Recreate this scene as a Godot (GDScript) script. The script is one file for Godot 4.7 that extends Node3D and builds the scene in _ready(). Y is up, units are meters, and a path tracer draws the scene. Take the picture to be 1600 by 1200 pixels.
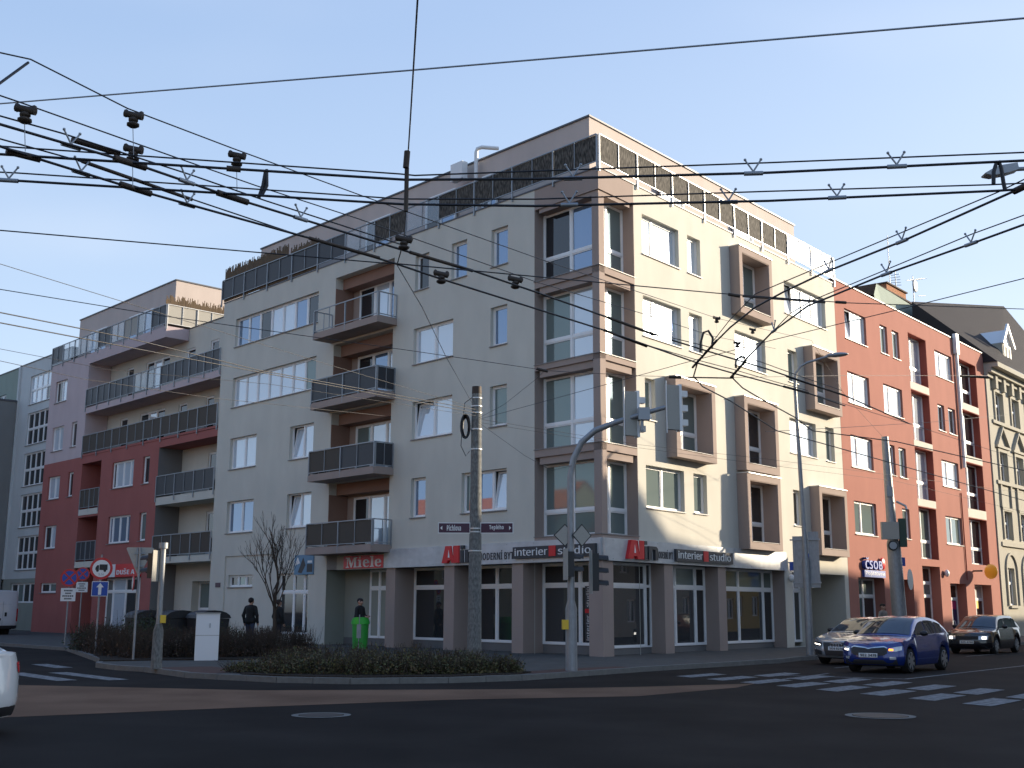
extends Node3D
# A street corner with apartment buildings under trolleybus wires. Units are metres, y is up.
# The two street fronts of the corner building are used as frames: x runs along the front, y up, z out of the wall.

const CORNER := Vector3(3.024, 0.0, -38.664)
const ALONG_L := Vector3(-0.6857, 0.0, -0.7279)   # along the left front, away from the corner
const ALONG_R := Vector3(0.6418, 0.0, -0.7669)    # along the right front, away from the corner
const PAVE := 0.12

var LT: Transform3D
var RT: Transform3D
var rng := RandomNumberGenerator.new()
var M := {}
var taken := {}
var quad_mesh: QuadMesh


class MB:
	var v := PackedVector3Array()
	var n := PackedVector3Array()
	var c := PackedColorArray()
	var T := Transform3D.IDENTITY
	var col := Color.WHITE
	func tri(p: Vector3, q: Vector3, r: Vector3, np: Vector3, nq: Vector3, nr: Vector3) -> void:
		v.append(T * p); v.append(T * q); v.append(T * r)
		n.append((T.basis * np).normalized()); n.append((T.basis * nq).normalized()); n.append((T.basis * nr).normalized())
		c.append(col); c.append(col); c.append(col)
	func quad(p: Vector3, q: Vector3, r: Vector3, s: Vector3) -> void:   # clockwise seen from outside
		var m := (r - p).cross(q - p)
		if m.length_squared() < 1e-14:
			m = (s - p).cross(r - p)
		m = m.normalized()
		tri(p, q, r, m, m, m); tri(p, r, s, m, m, m)
	func quadn(p: Vector3, q: Vector3, r: Vector3, s: Vector3, a: Vector3, b: Vector3, d: Vector3, e: Vector3) -> void:
		tri(p, q, r, a, b, d); tri(p, r, s, a, d, e)
	func box(x0: float, x1: float, y0: float, y1: float, z0: float, z1: float) -> void:
		if x0 > x1:
			var t := x0; x0 = x1; x1 = t
		var a := Vector3(x0, y0, z0); var b := Vector3(x1, y0, z0); var d := Vector3(x1, y1, z0); var e := Vector3(x0, y1, z0)
		var f := Vector3(x0, y0, z1); var g := Vector3(x1, y0, z1); var h := Vector3(x1, y1, z1); var i := Vector3(x0, y1, z1)
		quad(f, i, h, g); quad(b, d, e, a); quad(a, e, i, f); quad(g, h, d, b); quad(i, e, d, h); quad(a, f, g, b)
	func prism(poly: PackedVector2Array, z0: float, z1: float) -> void:   # polygon in x y, extruded along z
		if Geometry2D.is_polygon_clockwise(poly):
			poly.reverse()
		var t := Geometry2D.triangulate_polygon(poly)
		for k in range(0, t.size(), 3):
			var p := poly[t[k]]; var q := poly[t[k + 1]]; var r := poly[t[k + 2]]
			if (q - p).cross(r - p) > 0:
				var w := q; q = r; r = w
			tri(Vector3(p.x, p.y, z1), Vector3(q.x, q.y, z1), Vector3(r.x, r.y, z1), Vector3.BACK, Vector3.BACK, Vector3.BACK)
			tri(Vector3(p.x, p.y, z0), Vector3(r.x, r.y, z0), Vector3(q.x, q.y, z0), Vector3.FORWARD, Vector3.FORWARD, Vector3.FORWARD)
		for k in poly.size():
			var p := poly[k]; var q := poly[(k + 1) % poly.size()]
			quad(Vector3(q.x, q.y, z0), Vector3(p.x, p.y, z0), Vector3(p.x, p.y, z1), Vector3(q.x, q.y, z1))
	func slab(poly: PackedVector2Array, y0: float, y1: float) -> void:   # polygon in world x z, extruded upwards
		var keep := T
		T = T * Transform3D(Basis(Vector3(1, 0, 0), Vector3(0, 0, -1), Vector3(0, 1, 0)), Vector3.ZERO)
		var p2 := PackedVector2Array()
		for p in poly:
			p2.append(Vector2(p.x, -p.y))
		prism(p2, y0, y1)
		T = keep
	func tube(pts: Array, r, sides := 8, caps := true) -> void:
		var rings := []
		var side := Vector3.ZERO
		for i in pts.size():
			var d: Vector3 = (pts[mini(i + 1, pts.size() - 1)] - pts[maxi(i - 1, 0)]).normalized()
			if i == 0:
				side = d.cross(Vector3.UP if absf(d.y) < 0.95 else Vector3.RIGHT).normalized()
			else:
				side = (side - d * side.dot(d)).normalized()
			var up := d.cross(side)
			var ring := []
			var rr: float = r[i] if r is Array else r
			for k in sides:
				var a := TAU * k / sides
				var o := side * cos(a) + up * sin(a)
				ring.append([pts[i] + o * rr, o])
			rings.append([ring, d])
		for i in pts.size() - 1:
			for k in sides:
				var a: Array = rings[i][0][k]; var b: Array = rings[i][0][(k + 1) % sides]
				var d: Array = rings[i + 1][0][(k + 1) % sides]; var e: Array = rings[i + 1][0][k]
				quadn(a[0], e[0], d[0], b[0], a[1], e[1], d[1], b[1])
		if caps:
			for i in [0, pts.size() - 1]:
				var m: Vector3 = rings[i][1] * (-1.0 if i == 0 else 1.0)
				for k in range(1, sides - 1):
					var a: Vector3 = rings[i][0][0][0]; var b: Vector3 = rings[i][0][k][0]; var d: Vector3 = rings[i][0][k + 1][0]
					if i == 0:
						tri(a, b, d, m, m, m)
					else:
						tri(a, d, b, m, m, m)
	func ball(at: Vector3, r: Vector3, seg := 10) -> void:
		for i in seg / 2:
			for k in seg:
				var q := []
				for ij in [[i, k], [i, k + 1], [i + 1, k + 1], [i + 1, k]]:
					var t: float = PI * ij[0] / (seg / 2); var p: float = TAU * ij[1] / seg
					q.append(Vector3(sin(t) * cos(p), cos(t), sin(t) * sin(p)))
				quadn(at + q[0] * r, at + q[3] * r, at + q[2] * r, at + q[1] * r, q[0] / r, q[3] / r, q[2] / r, q[1] / r)
	func disc(at: Vector3, r: float, nrm: Vector3, thick: float, seg := 24) -> void:
		var u := nrm.cross(Vector3.UP if absf(nrm.y) < 0.9 else Vector3.RIGHT).normalized()
		tube([at, at + nrm * thick], r, seg)
		u = u
	func mesh() -> ArrayMesh:
		var arr := []
		arr.resize(Mesh.ARRAY_MAX)
		arr[Mesh.ARRAY_VERTEX] = v
		arr[Mesh.ARRAY_NORMAL] = n
		arr[Mesh.ARRAY_COLOR] = c
		var m := ArrayMesh.new()
		m.add_surface_from_arrays(Mesh.PRIMITIVE_TRIANGLES, arr)
		return m


func mb(t := Transform3D.IDENTITY) -> MB:
	var b := MB.new()
	b.T = t
	return b

func numbered(s: String) -> String:
	if not taken.has(s):
		taken[s] = 0
		return s
	taken[s] += 1
	return "%s_%03d" % [s, taken[s]]

func tag(o: Node, label: String, category: String, group := "") -> Node:
	o.set_meta("label", label)
	o.set_meta("category", category)
	if group:
		o.set_meta("group", group)
	return o

func thing(called: String, label: String, category: String, at := Vector3.ZERO, turn := 0.0, group := "") -> Node3D:
	var o := Node3D.new()
	o.name = numbered(called)
	add_child(o)
	o.position = at
	o.rotation.y = turn
	tag(o, label, category, group)
	return o

func part(b: MB, called: String, m: Material, parent: Node, local := false) -> MeshInstance3D:   # geometry in world coordinates, or in the parent's own
	var o := MeshInstance3D.new()
	o.name = called if parent != self else numbered(called)
	o.mesh = b.mesh()
	o.mesh.surface_set_material(0, m)
	parent.add_child(o, true)
	if not local:
		o.global_transform = Transform3D.IDENTITY
	return o

func structure(b: MB, called: String, m: Material) -> MeshInstance3D:
	var o := part(b, called, m, self)
	o.set_meta("kind", "structure")
	return o

func lin(r: float, g: float, b: float) -> Color:
	return Color(r, g, b).linear_to_srgb()

func noise_tex(freq: float, lo: float, hi: float, size := 256, octaves := 4, normal := 0.0, sd := 1) -> NoiseTexture2D:
	var f := FastNoiseLite.new()
	f.seed = sd
	f.noise_type = FastNoiseLite.TYPE_SIMPLEX_SMOOTH
	f.frequency = freq
	f.fractal_octaves = octaves
	var t := NoiseTexture2D.new()
	t.width = size
	t.height = size
	t.seamless = true
	t.noise = f
	if normal > 0.0:
		t.as_normal_map = true
		t.bump_strength = normal
	else:
		var g := Gradient.new()
		g.set_color(0, Color(lo, lo, lo))
		g.set_color(1, Color(hi, hi, hi))
		t.color_ramp = g
	return t

func mat(col: Color, rough := 0.8, metal := 0.0, spec := 0.5) -> StandardMaterial3D:
	var m := StandardMaterial3D.new()
	m.albedo_color = col
	m.roughness = rough
	m.metallic = metal
	m.metallic_specular = spec
	return m

func rough_mat(col: Color, tex: Texture2D, scale: Vector3, nrm: Texture2D = null, nscale := 1.0, rough := 0.9) -> StandardMaterial3D:
	var m := mat(col, rough, 0.0, 0.3)
	m.albedo_texture = tex
	m.uv1_triplanar = true
	m.uv1_world_triplanar = true
	m.uv1_scale = scale
	if nrm:
		m.normal_enabled = true
		m.normal_texture = nrm
		m.normal_scale = nscale
	return m

func add_fine(m: StandardMaterial3D, tex: Texture2D, scale: Vector3) -> StandardMaterial3D:
	m.detail_enabled = true
	m.detail_albedo = tex
	m.detail_blend_mode = BaseMaterial3D.BLEND_MODE_MUL
	m.detail_uv_layer = BaseMaterial3D.DETAIL_UV_2
	m.uv2_triplanar = true
	m.uv2_world_triplanar = true
	m.uv2_scale = scale
	return m

func make_materials() -> void:
	var stain := noise_tex(0.012, 0.86, 1.0, 512, 5, 0.0, 3)
	var streak := noise_tex(0.02, 0.93, 1.0, 512, 4, 0.0, 9)
	var grain := noise_tex(0.22, 0.86, 1.0, 256, 3, 0.0, 5)
	var bump := noise_tex(0.2, 0, 1, 256, 3, 4.0, 6)
	var ps := Vector3(0.11, 0.035, 0.11)
	var fs := Vector3(1.3, 1.3, 1.3)
	var plaster := func(c: Color) -> StandardMaterial3D: return add_fine(rough_mat(c, streak, ps), grain, fs)
	M.beige = plaster.call(lin(0.73, 0.70, 0.61))
	M.brown = plaster.call(lin(0.44, 0.35, 0.305))
	M.terracotta = plaster.call(lin(0.34, 0.205, 0.155))
	M.rosy = plaster.call(lin(0.68, 0.58, 0.52))
	M.red = plaster.call(lin(0.45, 0.195, 0.15))
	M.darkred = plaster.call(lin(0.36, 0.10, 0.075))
	M.lilac = plaster.call(lin(0.66, 0.54, 0.54))
	M.crimson = plaster.call(lin(0.44, 0.155, 0.135))
	M.paleblue = plaster.call(lin(0.68, 0.71, 0.70))
	M.greygreen = plaster.call(lin(0.36, 0.38, 0.33))
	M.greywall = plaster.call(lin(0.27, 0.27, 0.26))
	M.plinth = plaster.call(lin(0.22, 0.215, 0.21))
	M.stone = plaster.call(lin(0.50, 0.475, 0.40))
	M.ochre = plaster.call(lin(0.62, 0.40, 0.12))
	M.cream = plaster.call(lin(0.62, 0.55, 0.40))
	M.sage = plaster.call(lin(0.36, 0.42, 0.36))
	M.concrete = add_fine(rough_mat(lin(0.33, 0.33, 0.31), noise_tex(0.05, 0.62, 1.0, 256, 5, 0.0, 21), Vector3(1.2, 0.5, 1.2)), grain, Vector3(3, 3, 3))
	M.asphalt = add_fine(rough_mat(lin(0.062, 0.052, 0.046), noise_tex(0.01, 0.78, 1.0, 512, 6, 0.0, 11), Vector3(0.06, 0.06, 0.06), null, 1.0, 0.8), noise_tex(0.3, 0.6, 1.0, 256, 3, 0.0, 13), Vector3(1.5, 1.5, 1.5))
	M.asphalt_brown = add_fine(rough_mat(lin(0.34, 0.21, 0.14), noise_tex(0.01, 0.8, 1.0, 512, 6, 0.0, 14), Vector3(0.08, 0.08, 0.08), null, 1.0, 0.85), noise_tex(0.3, 0.66, 1.0, 256, 3, 0.0, 16), Vector3(1.5, 1.5, 1.5))
	M.asphalt.metallic_specular = 0.12
	M.asphalt_brown.metallic_specular = 0.12
	M.pavement = add_fine(rough_mat(lin(0.125, 0.117, 0.105), stain, Vector3(0.2, 0.2, 0.2)), grain, Vector3(2, 2, 2))
	M.redpave = add_fine(rough_mat(lin(0.15, 0.085, 0.066), stain, Vector3(0.3, 0.3, 0.3)), grain, Vector3(2, 2, 2))
	M.kerb = rough_mat(lin(0.20, 0.195, 0.18), stain, Vector3(0.8, 0.8, 0.8))
	M.soil = add_fine(rough_mat(lin(0.05, 0.036, 0.025), grain, Vector3(0.5, 0.5, 0.5), bump, 1.0), grain, Vector3(2, 2, 2))
	M.grass = rough_mat(lin(0.06, 0.11, 0.025), grain, Vector3(0.6, 0.6, 0.6), bump, 1.0)
	M.paint = add_fine(rough_mat(lin(0.40, 0.40, 0.40), noise_tex(0.03, 0.55, 1.0, 256, 5, 0.0, 17), Vector3(0.6, 0.6, 0.6)), grain, Vector3(3, 3, 3))
	M.frame = mat(lin(0.78, 0.78, 0.77), 0.35)
	M.sill = mat(lin(0.22, 0.20, 0.19), 0.5)
	M.coping = mat(lin(0.10, 0.10, 0.11), 0.5, 0.3)
	M.steel = mat(lin(0.30, 0.32, 0.34), 0.45, 0.4)
	M.galv = rough_mat(lin(0.36, 0.37, 0.38), stain, Vector3(2, 0.6, 2), null, 1.0, 0.5)
	M.galv.metallic = 0.5
	M.palesteel = mat(lin(0.62, 0.62, 0.61), 0.4, 0.3)
	M.panel = rough_mat(lin(0.055, 0.058, 0.065), streak, Vector3(1, 0.4, 1), null, 1.0, 0.35)
	M.panel_brown = rough_mat(lin(0.10, 0.085, 0.07), grain, Vector3(2.5, 0.12, 2.5), null, 1.0, 0.7)
	M.reed = rough_mat(lin(0.16, 0.115, 0.075), grain, Vector3(3.0, 0.15, 3.0), null, 1.0, 0.9)
	M.speckle = rough_mat(lin(0.27, 0.245, 0.21), noise_tex(0.16, 0.12, 1.0, 256, 3, 0.0, 31), Vector3(0.4, 0.09, 0.4), null, 1.0, 0.8)
	M.pale_panel = rough_mat(lin(0.45, 0.43, 0.38), grain, Vector3(2, 0.3, 2), null, 1.0, 0.7)
	M.clear_panel = mat(Color(0.45, 0.5, 0.55, 0.2), 0.1)
	M.clear_panel.transparency = BaseMaterial3D.TRANSPARENCY_ALPHA
	M.pale = mat(lin(0.62, 0.68, 0.74), 0.03, 0.34)
	M.blue = mat(lin(0.26, 0.34, 0.46), 0.02, 0.62)
	M.dark = mat(lin(0.022, 0.024, 0.028), 0.03, 0.0, 0.7)
	M.green = mat(lin(0.20, 0.25, 0.24), 0.04, 0.3)
	M.blind = mat(lin(0.62, 0.62, 0.60), 0.08, 0.1)
	M.shop = mat(lin(0.030, 0.032, 0.034), 0.02, 0.0, 0.7)
	M.shop_mirror = mat(lin(0.16, 0.17, 0.18), 0.015, 0.75)
	M.black = mat(lin(0.018, 0.018, 0.02), 0.5)
	M.rubber = mat(lin(0.015, 0.015, 0.016), 0.8)
	M.wire = mat(lin(0.018, 0.018, 0.022), 0.5, 0.2)
	M.rust = mat(lin(0.06, 0.045, 0.035), 0.7, 0.3)
	M.bluewire = mat(lin(0.01, 0.02, 0.09), 0.6)
	M.white = mat(lin(0.75, 0.75, 0.74), 0.4)
	M.signwhite = mat(lin(0.72, 0.72, 0.70), 0.4)
	M.signred = mat(lin(0.50, 0.03, 0.03), 0.4)
	M.signblue = mat(lin(0.02, 0.07, 0.34), 0.4)
	M.signyellow = mat(lin(0.75, 0.48, 0.03), 0.4)
	M.maroon = mat(lin(0.055, 0.012, 0.035), 0.4)
	M.letter_red = mat(lin(0.62, 0.02, 0.025), 0.35)
	M.letter_dark = mat(lin(0.035, 0.036, 0.042), 0.5)
	M.alu = rough_mat(lin(0.62, 0.635, 0.64), stain, Vector3(0.4, 0.4, 0.4), null, 1.0, 0.35)
	M.alu.metallic = 0.25
	M.roof_dark = rough_mat(lin(0.045, 0.040, 0.042), grain, Vector3(1.2, 1.2, 1.2), bump, 1.0, 0.8)
	M.roof_orange = rough_mat(lin(0.50, 0.15, 0.06), grain, Vector3(1.5, 1.5, 1.5), bump, 1.0, 0.8)
	M.roof_brown = rough_mat(lin(0.12, 0.085, 0.065), grain, Vector3(1.2, 1.2, 1.2), bump, 1.0, 0.85)
	M.brick = rough_mat(lin(0.42, 0.20, 0.11), grain, Vector3(1.5, 3.0, 1.5), bump, 1.0, 0.9)
	M.bark = rough_mat(lin(0.085, 0.065, 0.05), grain, Vector3(3, 1, 3), bump, 1.0, 0.9)
	M.plastic_green = mat(lin(0.03, 0.33, 0.045), 0.4)
	M.tail = mat(lin(0.45, 0.015, 0.02), 0.15)
	M.amber = mat(lin(0.75, 0.28, 0.03), 0.2)
	M.chrome = mat(lin(0.65, 0.65, 0.66), 0.15, 1.0)
	M.carglass = mat(lin(0.03, 0.034, 0.038), 0.02, 0.0, 0.8)
	M.hub = mat(lin(0.42, 0.42, 0.43), 0.35, 0.7)
	M.lens = mat(lin(0.55, 0.57, 0.6), 0.08, 0.5)
	M.glow = mat(lin(0.9, 0.9, 0.85), 0.3)
	M.glow.emission_enabled = true
	M.glow.emission = Color(1.0, 0.95, 0.88)
	M.glow.emission_energy_multiplier = 2.2
	M.glow_amber = mat(lin(0.9, 0.4, 0.05), 0.3)
	M.glow_amber.emission_enabled = true
	M.glow_amber.emission = Color(1.0, 0.5, 0.12)
	M.glow_amber.emission_energy_multiplier = 1.6
	M.vcol = mat(Color.WHITE, 0.85)
	M.vcol.vertex_color_use_as_albedo = true
	M.leaf = mat(Color.WHITE, 0.7)
	M.leaf.vertex_color_use_as_albedo = true

func sky_image() -> Image:
	var w := 512
	var h := 256
	var im := Image.create(w, h, false, Image.FORMAT_RGBF)
	var sun := SUN
	var f := FastNoiseLite.new()
	f.seed = 4
	f.frequency = 1.6
	f.fractal_octaves = 5
	for j in h:
		var t := PI * (j + 0.5) / h
		for i in w:
			var p := TAU * (i + 0.5) / w
			var d := Vector3(sin(t) * sin(p), cos(t), -sin(t) * cos(p))
			var e := maxf(d.y, 0.0)
			var up := pow(e, 0.55)
			var c := Vector3(0.365, 0.44, 0.50).lerp(Vector3(0.02, 0.085, 0.24), pow(e, 0.58))
			var g := rad_to_deg(acos(clampf(d.dot(sun), -1, 1)))
			c += Vector3(1.0, 0.96, 0.88) * (0.5 * exp(-g / 26.0) + 12.0 * exp(-g / 3.2))
			# thin high cloud, denser towards the horizon
			var q := d / (e + 0.22)
			var cl := f.get_noise_3d(q.x * 0.5, q.z * 1.3, 3.0) * 0.5 + 0.5
			cl = smoothstep(0.45, 0.85, cl) * (0.10 + 0.5 * exp(-e * 7.0))
			c = c.lerp(Vector3(0.44, 0.445, 0.45) * (1.0 + 0.8 * exp(-g / 30.0)), cl)
			if d.y < 0.0:
				c = Vector3(0.11, 0.11, 0.11)
			im.set_pixel(i, j, Color(c.x, c.y, c.z))
	return im

const SUN := Vector3(0.9201, 0.2419, -0.3079)   # towards the low winter sun, read off the glare in the third-floor windows

func _ready() -> void:
	rng.seed = 7
	LT = Transform3D(Basis(-ALONG_L, Vector3.UP, (-ALONG_L).cross(Vector3.UP)), CORNER)
	RT = Transform3D(Basis(ALONG_R, Vector3.UP, ALONG_R.cross(Vector3.UP)), CORNER)
	quad_mesh = QuadMesh.new()
	var cam := Camera3D.new()
	cam.position = Vector3(0, 1.68, 0)
	cam.rotation_degrees = Vector3(11.0035, 0, 0.212)
	cam.fov = 36.87
	cam.far = 1500.0
	cam.near = 0.1
	add_child(cam)
	cam.current = true
	var env := Environment.new()
	env.background_mode = Environment.BG_SKY
	var sky := Sky.new()
	var pano := PanoramaSkyMaterial.new()
	pano.panorama = ImageTexture.create_from_image(sky_image())
	sky.sky_material = pano
	env.sky = sky
	env.tonemap_mode = Environment.TONE_MAPPER_LINEAR
	env.tonemap_exposure = 2.5
	env.sdfgi_enabled = true
	env.ssao_enabled = true
	env.ssil_enabled = true
	var we := WorldEnvironment.new()
	we.environment = env
	add_child(we)
	var sun := DirectionalLight3D.new()
	sun.light_energy = 1.15
	sun.light_color = Color(1.0, 0.93, 0.82)
	sun.light_angular_distance = 0.5
	sun.shadow_enabled = true
	add_child(sun)
	sun.look_at_from_position(SUN * 100.0, Vector3.ZERO, Vector3.UP)
	make_materials()
	ground()
	corner_building()
	left_building()
	red_building()
	grey_townhouse()
	houses_around()
	shop_signs()
	street_furniture()
	plants()
	vehicles()
	people()
	overhead_wires()

# ---------------------------------------------------------------- walls and windows

func wall(b: MB, x0: float, x1: float, y0: float, y1: float, holes: Array, z := 0.0) -> void:
	# a front with openings; a hole is [x0, x1, y0, y1, depth]
	var xs := [x0, x1]
	var ys := [y0, y1]
	for h in holes:
		for x in [h[0], h[1]]:
			if x > x0 and x < x1 and not xs.has(x):
				xs.append(x)
		for y in [h[2], h[3]]:
			if y > y0 and y < y1 and not ys.has(y):
				ys.append(y)
	xs.sort()
	ys.sort()
	for j in ys.size() - 1:
		var run := -1.0
		var cy: float = (ys[j] + ys[j + 1]) / 2
		for i in xs.size():
			var solid := false
			if i < xs.size() - 1:
				solid = true
				var cx: float = (xs[i] + xs[i + 1]) / 2
				for h in holes:
					if cx > h[0] and cx < h[1] and cy > h[2] and cy < h[3]:
						solid = false
						break
			if solid and run == -1.0:
				run = i
			elif not solid and run != -1.0:
				var xa: float = xs[int(run)]
				b.quad(Vector3(xa, ys[j], z), Vector3(xa, ys[j + 1], z), Vector3(xs[i], ys[j + 1], z), Vector3(xs[i], ys[j], z))
				run = -1.0
	for h in holes:
		var d: float = z - h[4]
		b.quad(Vector3(h[0], h[2], d), Vector3(h[0], h[3], d), Vector3(h[0], h[3], z), Vector3(h[0], h[2], z))
		b.quad(Vector3(h[1], h[2], z), Vector3(h[1], h[3], z), Vector3(h[1], h[3], d), Vector3(h[1], h[2], d))
		b.quad(Vector3(h[0], h[3], z), Vector3(h[0], h[3], d), Vector3(h[1], h[3], d), Vector3(h[1], h[3], z))
		b.quad(Vector3(h[0], h[2], d), Vector3(h[0], h[2], z), Vector3(h[1], h[2], z), Vector3(h[1], h[2], d))

func pane(parent: Node, t: Transform3D, x0: float, x1: float, y0: float, y1: float, z: float, kind: String) -> MeshInstance3D:
	var o := MeshInstance3D.new()
	o.name = "pane"
	o.mesh = pane_mesh(kind)
	parent.add_child(o, true)
	var wob := Basis.from_euler(Vector3(rng.randf_range(-0.006, 0.006), rng.randf_range(-0.006, 0.006), 0))
	o.global_transform = t * Transform3D(wob * Basis.from_scale(Vector3(x1 - x0, y1 - y0, 1)), Vector3((x0 + x1) / 2, (y0 + y1) / 2, z))
	return o

var pane_meshes := {}
func pane_mesh(kind: String) -> QuadMesh:
	if not pane_meshes.has(kind):
		var q := QuadMesh.new()
		q.size = Vector2(1, 1)
		q.material = M[{"p": "pale", "b": "blue", "d": "dark", "g": "green", "w": "blind", "s": "shop", "m": "shop_mirror"}[kind]]
		pane_meshes[kind] = q
	return pane_meshes[kind]

# cols, rows: relative sizes; kinds: one letter per light, row by row from the bottom ("t" = sash tilted open)
func window(parent: Node, t: Transform3D, r: Array, depth: float, cols: Array, rows: Array, kinds: String, sill := true, called := "window") -> MeshInstance3D:
	var x0: float = r[0]; var x1: float = r[1]; var y0: float = r[2]; var y1: float = r[3]
	var z := -depth
	var b := mb(t)
	var e := 0.055
	b.box(x0, x1, y0, y0 + e, z - 0.05, z + 0.03)
	b.box(x0, x1, y1 - e, y1, z - 0.05, z + 0.03)
	b.box(x0, x0 + e, y0 + e, y1 - e, z - 0.05, z + 0.03)
	b.box(x1 - e, x1, y0 + e, y1 - e, z - 0.05, z + 0.03)
	var cs := 0.0
	for c in cols: cs += c
	var rs := 0.0
	for c in rows: rs += c
	var ex := [x0 + e]
	for c in cols: ex.append(ex[-1] + (x1 - x0 - 2 * e) * c / cs)
	var ey := [y0 + e]
	for c in rows: ey.append(ey[-1] + (y1 - y0 - 2 * e) * c / rs)
	for i in range(1, cols.size()):
		b.box(ex[i] - 0.045, ex[i] + 0.045, y0 + e, y1 - e, z - 0.045, z + 0.032)
	for j in range(1, rows.size()):
		for i in cols.size():
			b.box(ex[i] + (0.045 if i > 0 else 0.0), ex[i + 1] - (0.045 if i < cols.size() - 1 else 0.0), ey[j] - 0.045, ey[j] + 0.045, z - 0.045, z + 0.031)
	var w := part(b, called, M.frame, parent)
	for j in rows.size():
		for i in cols.size():
			var k := kinds[(j * cols.size() + i) % kinds.length()]
			var px0: float = ex[i] + (0.045 if i > 0 else 0.0); var px1: float = ex[i + 1] - (0.045 if i < cols.size() - 1 else 0.0)
			var py0: float = ey[j] + (0.045 if j > 0 else 0.0); var py1: float = ey[j + 1] - (0.045 if j < rows.size() - 1 else 0.0)
			if k == "t":
				pane(w, t, px0, px1, py0, py1, z - 0.30, "d")
				var st := t * Transform3D(Basis(Vector3.RIGHT, -0.13), Vector3(0, py0, z - 0.01))
				var sb := mb(st)
				var hh := py1 - py0
				sb.box(px0, px1, 0.0, 0.07, -0.03, 0.03); sb.box(px0, px1, hh - 0.07, hh, -0.03, 0.03)
				sb.box(px0, px0 + 0.07, 0.07, hh - 0.07, -0.03, 0.03); sb.box(px1 - 0.07, px1, 0.07, hh - 0.07, -0.03, 0.03)
				part(sb, "tilted_sash", M.frame, w)
				pane(w, st, px0 + 0.07, px1 - 0.07, 0.07, hh - 0.07, 0.0, "p")
			else:
				var sb := mb(t)
				var s := 0.045
				sb.box(px0, px1, py0, py0 + s, z - 0.03, z + 0.012); sb.box(px0, px1, py1 - s, py1, z - 0.03, z + 0.012)
				sb.box(px0, px0 + s, py0 + s, py1 - s, z - 0.03, z + 0.012); sb.box(px1 - s, px1, py0 + s, py1 - s, z - 0.03, z + 0.012)
				if px1 - px0 > 0.3:
					part(sb, "sash", M.frame, w)
				pane(w, t, px0, px1, py0, py1, z - 0.018, k)
	if sill:
		var s := mb(t)
		s.box(x0 - 0.03, x1 + 0.03, y0 - 0.045, y0 - 0.004, z, 0.055)
		part(s, "sill", M.sill, w)
	return w

func railing(parent: Node, t: Transform3D, x0: float, x1: float, y0: float, h: float, z: float, n: int, m: Array, steel: Material, gap := 0.1) -> void:
	# a straight railing with n bays along x; m: one material (or null) per bay
	var r := mb(t)
	r.box(x0, x1, y0 + h - 0.04, y0 + h, z - 0.025, z + 0.025)
	part(r, "rail", steel, parent)
	r = mb(t)
	r.box(x0, x1, y0 + gap, y0 + gap + 0.03, z - 0.02, z + 0.02)
	part(r, "lower_rail", steel, parent)
	var w := (x1 - x0) / n
	for i in n + 1:
		var p := mb(t)
		var x := x0 + w * i
		p.box(x - 0.025, x + 0.025, y0 - 0.22, y0 + h - 0.04, z - 0.026, z + 0.03)
		part(p, "post", steel, parent)
	for i in n:
		var q: Material = m[i % m.size()]
		var b := mb(t)
		b.box(x0 + w * (i + 0.5) - 0.012, x0 + w * (i + 0.5) + 0.012, y0 + gap + 0.03, y0 + h - 0.04, z - 0.01, z + 0.02)
		part(b, "baluster", steel, parent)
		if q:
			var k := mb(t)
			k.box(x0 + w * i + 0.03, x0 + w * (i + 1) - 0.03, y0 + gap + 0.035, y0 + h - 0.05, z - 0.03, z - 0.018)
			part(k, "infill_panel", q, parent)

func reed_screen(parent: Node, t: Transform3D, x0: float, x1: float, y0: float, h: float, z: float) -> void:
	var b := mb(t)
	var x := x0
	while x < x1:
		var w := rng.randf_range(0.02, 0.05)
		var hh := h * rng.randf_range(0.86, 1.06)
		b.box(x, x + w * 0.95, y0, y0 + hh, z - 0.012 - rng.randf() * 0.01, z + rng.randf() * 0.01)
		x += w
	var o := part(b, "reed_screen", M.reed, parent)
	o.set_meta("kind", "stuff")

func xz(t: Transform3D, pts: Array) -> PackedVector2Array:
	var out := PackedVector2Array()
	for p in pts:
		var w: Vector3 = t * Vector3(p[0], 0, p[1])
		out.append(Vector2(w.x, w.z))
	return out

func U(r: Array) -> Array:   # the left fronts are measured leftwards from the corner
	var o := r.duplicate()
	o[0] = -r[1]
	o[1] = -r[0]
	return o

# ---------------------------------------------------------------- the corner building

func plan(la: float, lo: float, ra: float, ro: float) -> PackedVector2Array:
	# plan round the corner: from la along the left front, by the corner set back lo / ro, to ra along the right front
	var s := sin(acos(clampf(ALONG_L.dot(ALONG_R), -1, 1)))
	var k := ALONG_L.dot(ALONG_R)
	var p := CORNER + ALONG_L * ((ro + lo * k) / s) + ALONG_R * ((lo + ro * k) / s)
	var a := LT * Vector3(-la, 0, -lo)
	var b := RT * Vector3(ra, 0, -ro)
	return PackedVector2Array([Vector2(a.x, a.z), Vector2(p.x, p.z), Vector2(b.x, b.z)])

func band(b: MB, la: float, ra: float, out: float, back: float, y0: float, y1: float) -> void:
	var p := plan(la, -out, ra, -out)
	var q := plan(la, back, ra, back)
	b.slab(PackedVector2Array([p[0], p[1], q[1], q[0]]), y0, y1)
	b.slab(PackedVector2Array([p[1], p[2], q[2], q[1]]), y0, y1)

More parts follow.
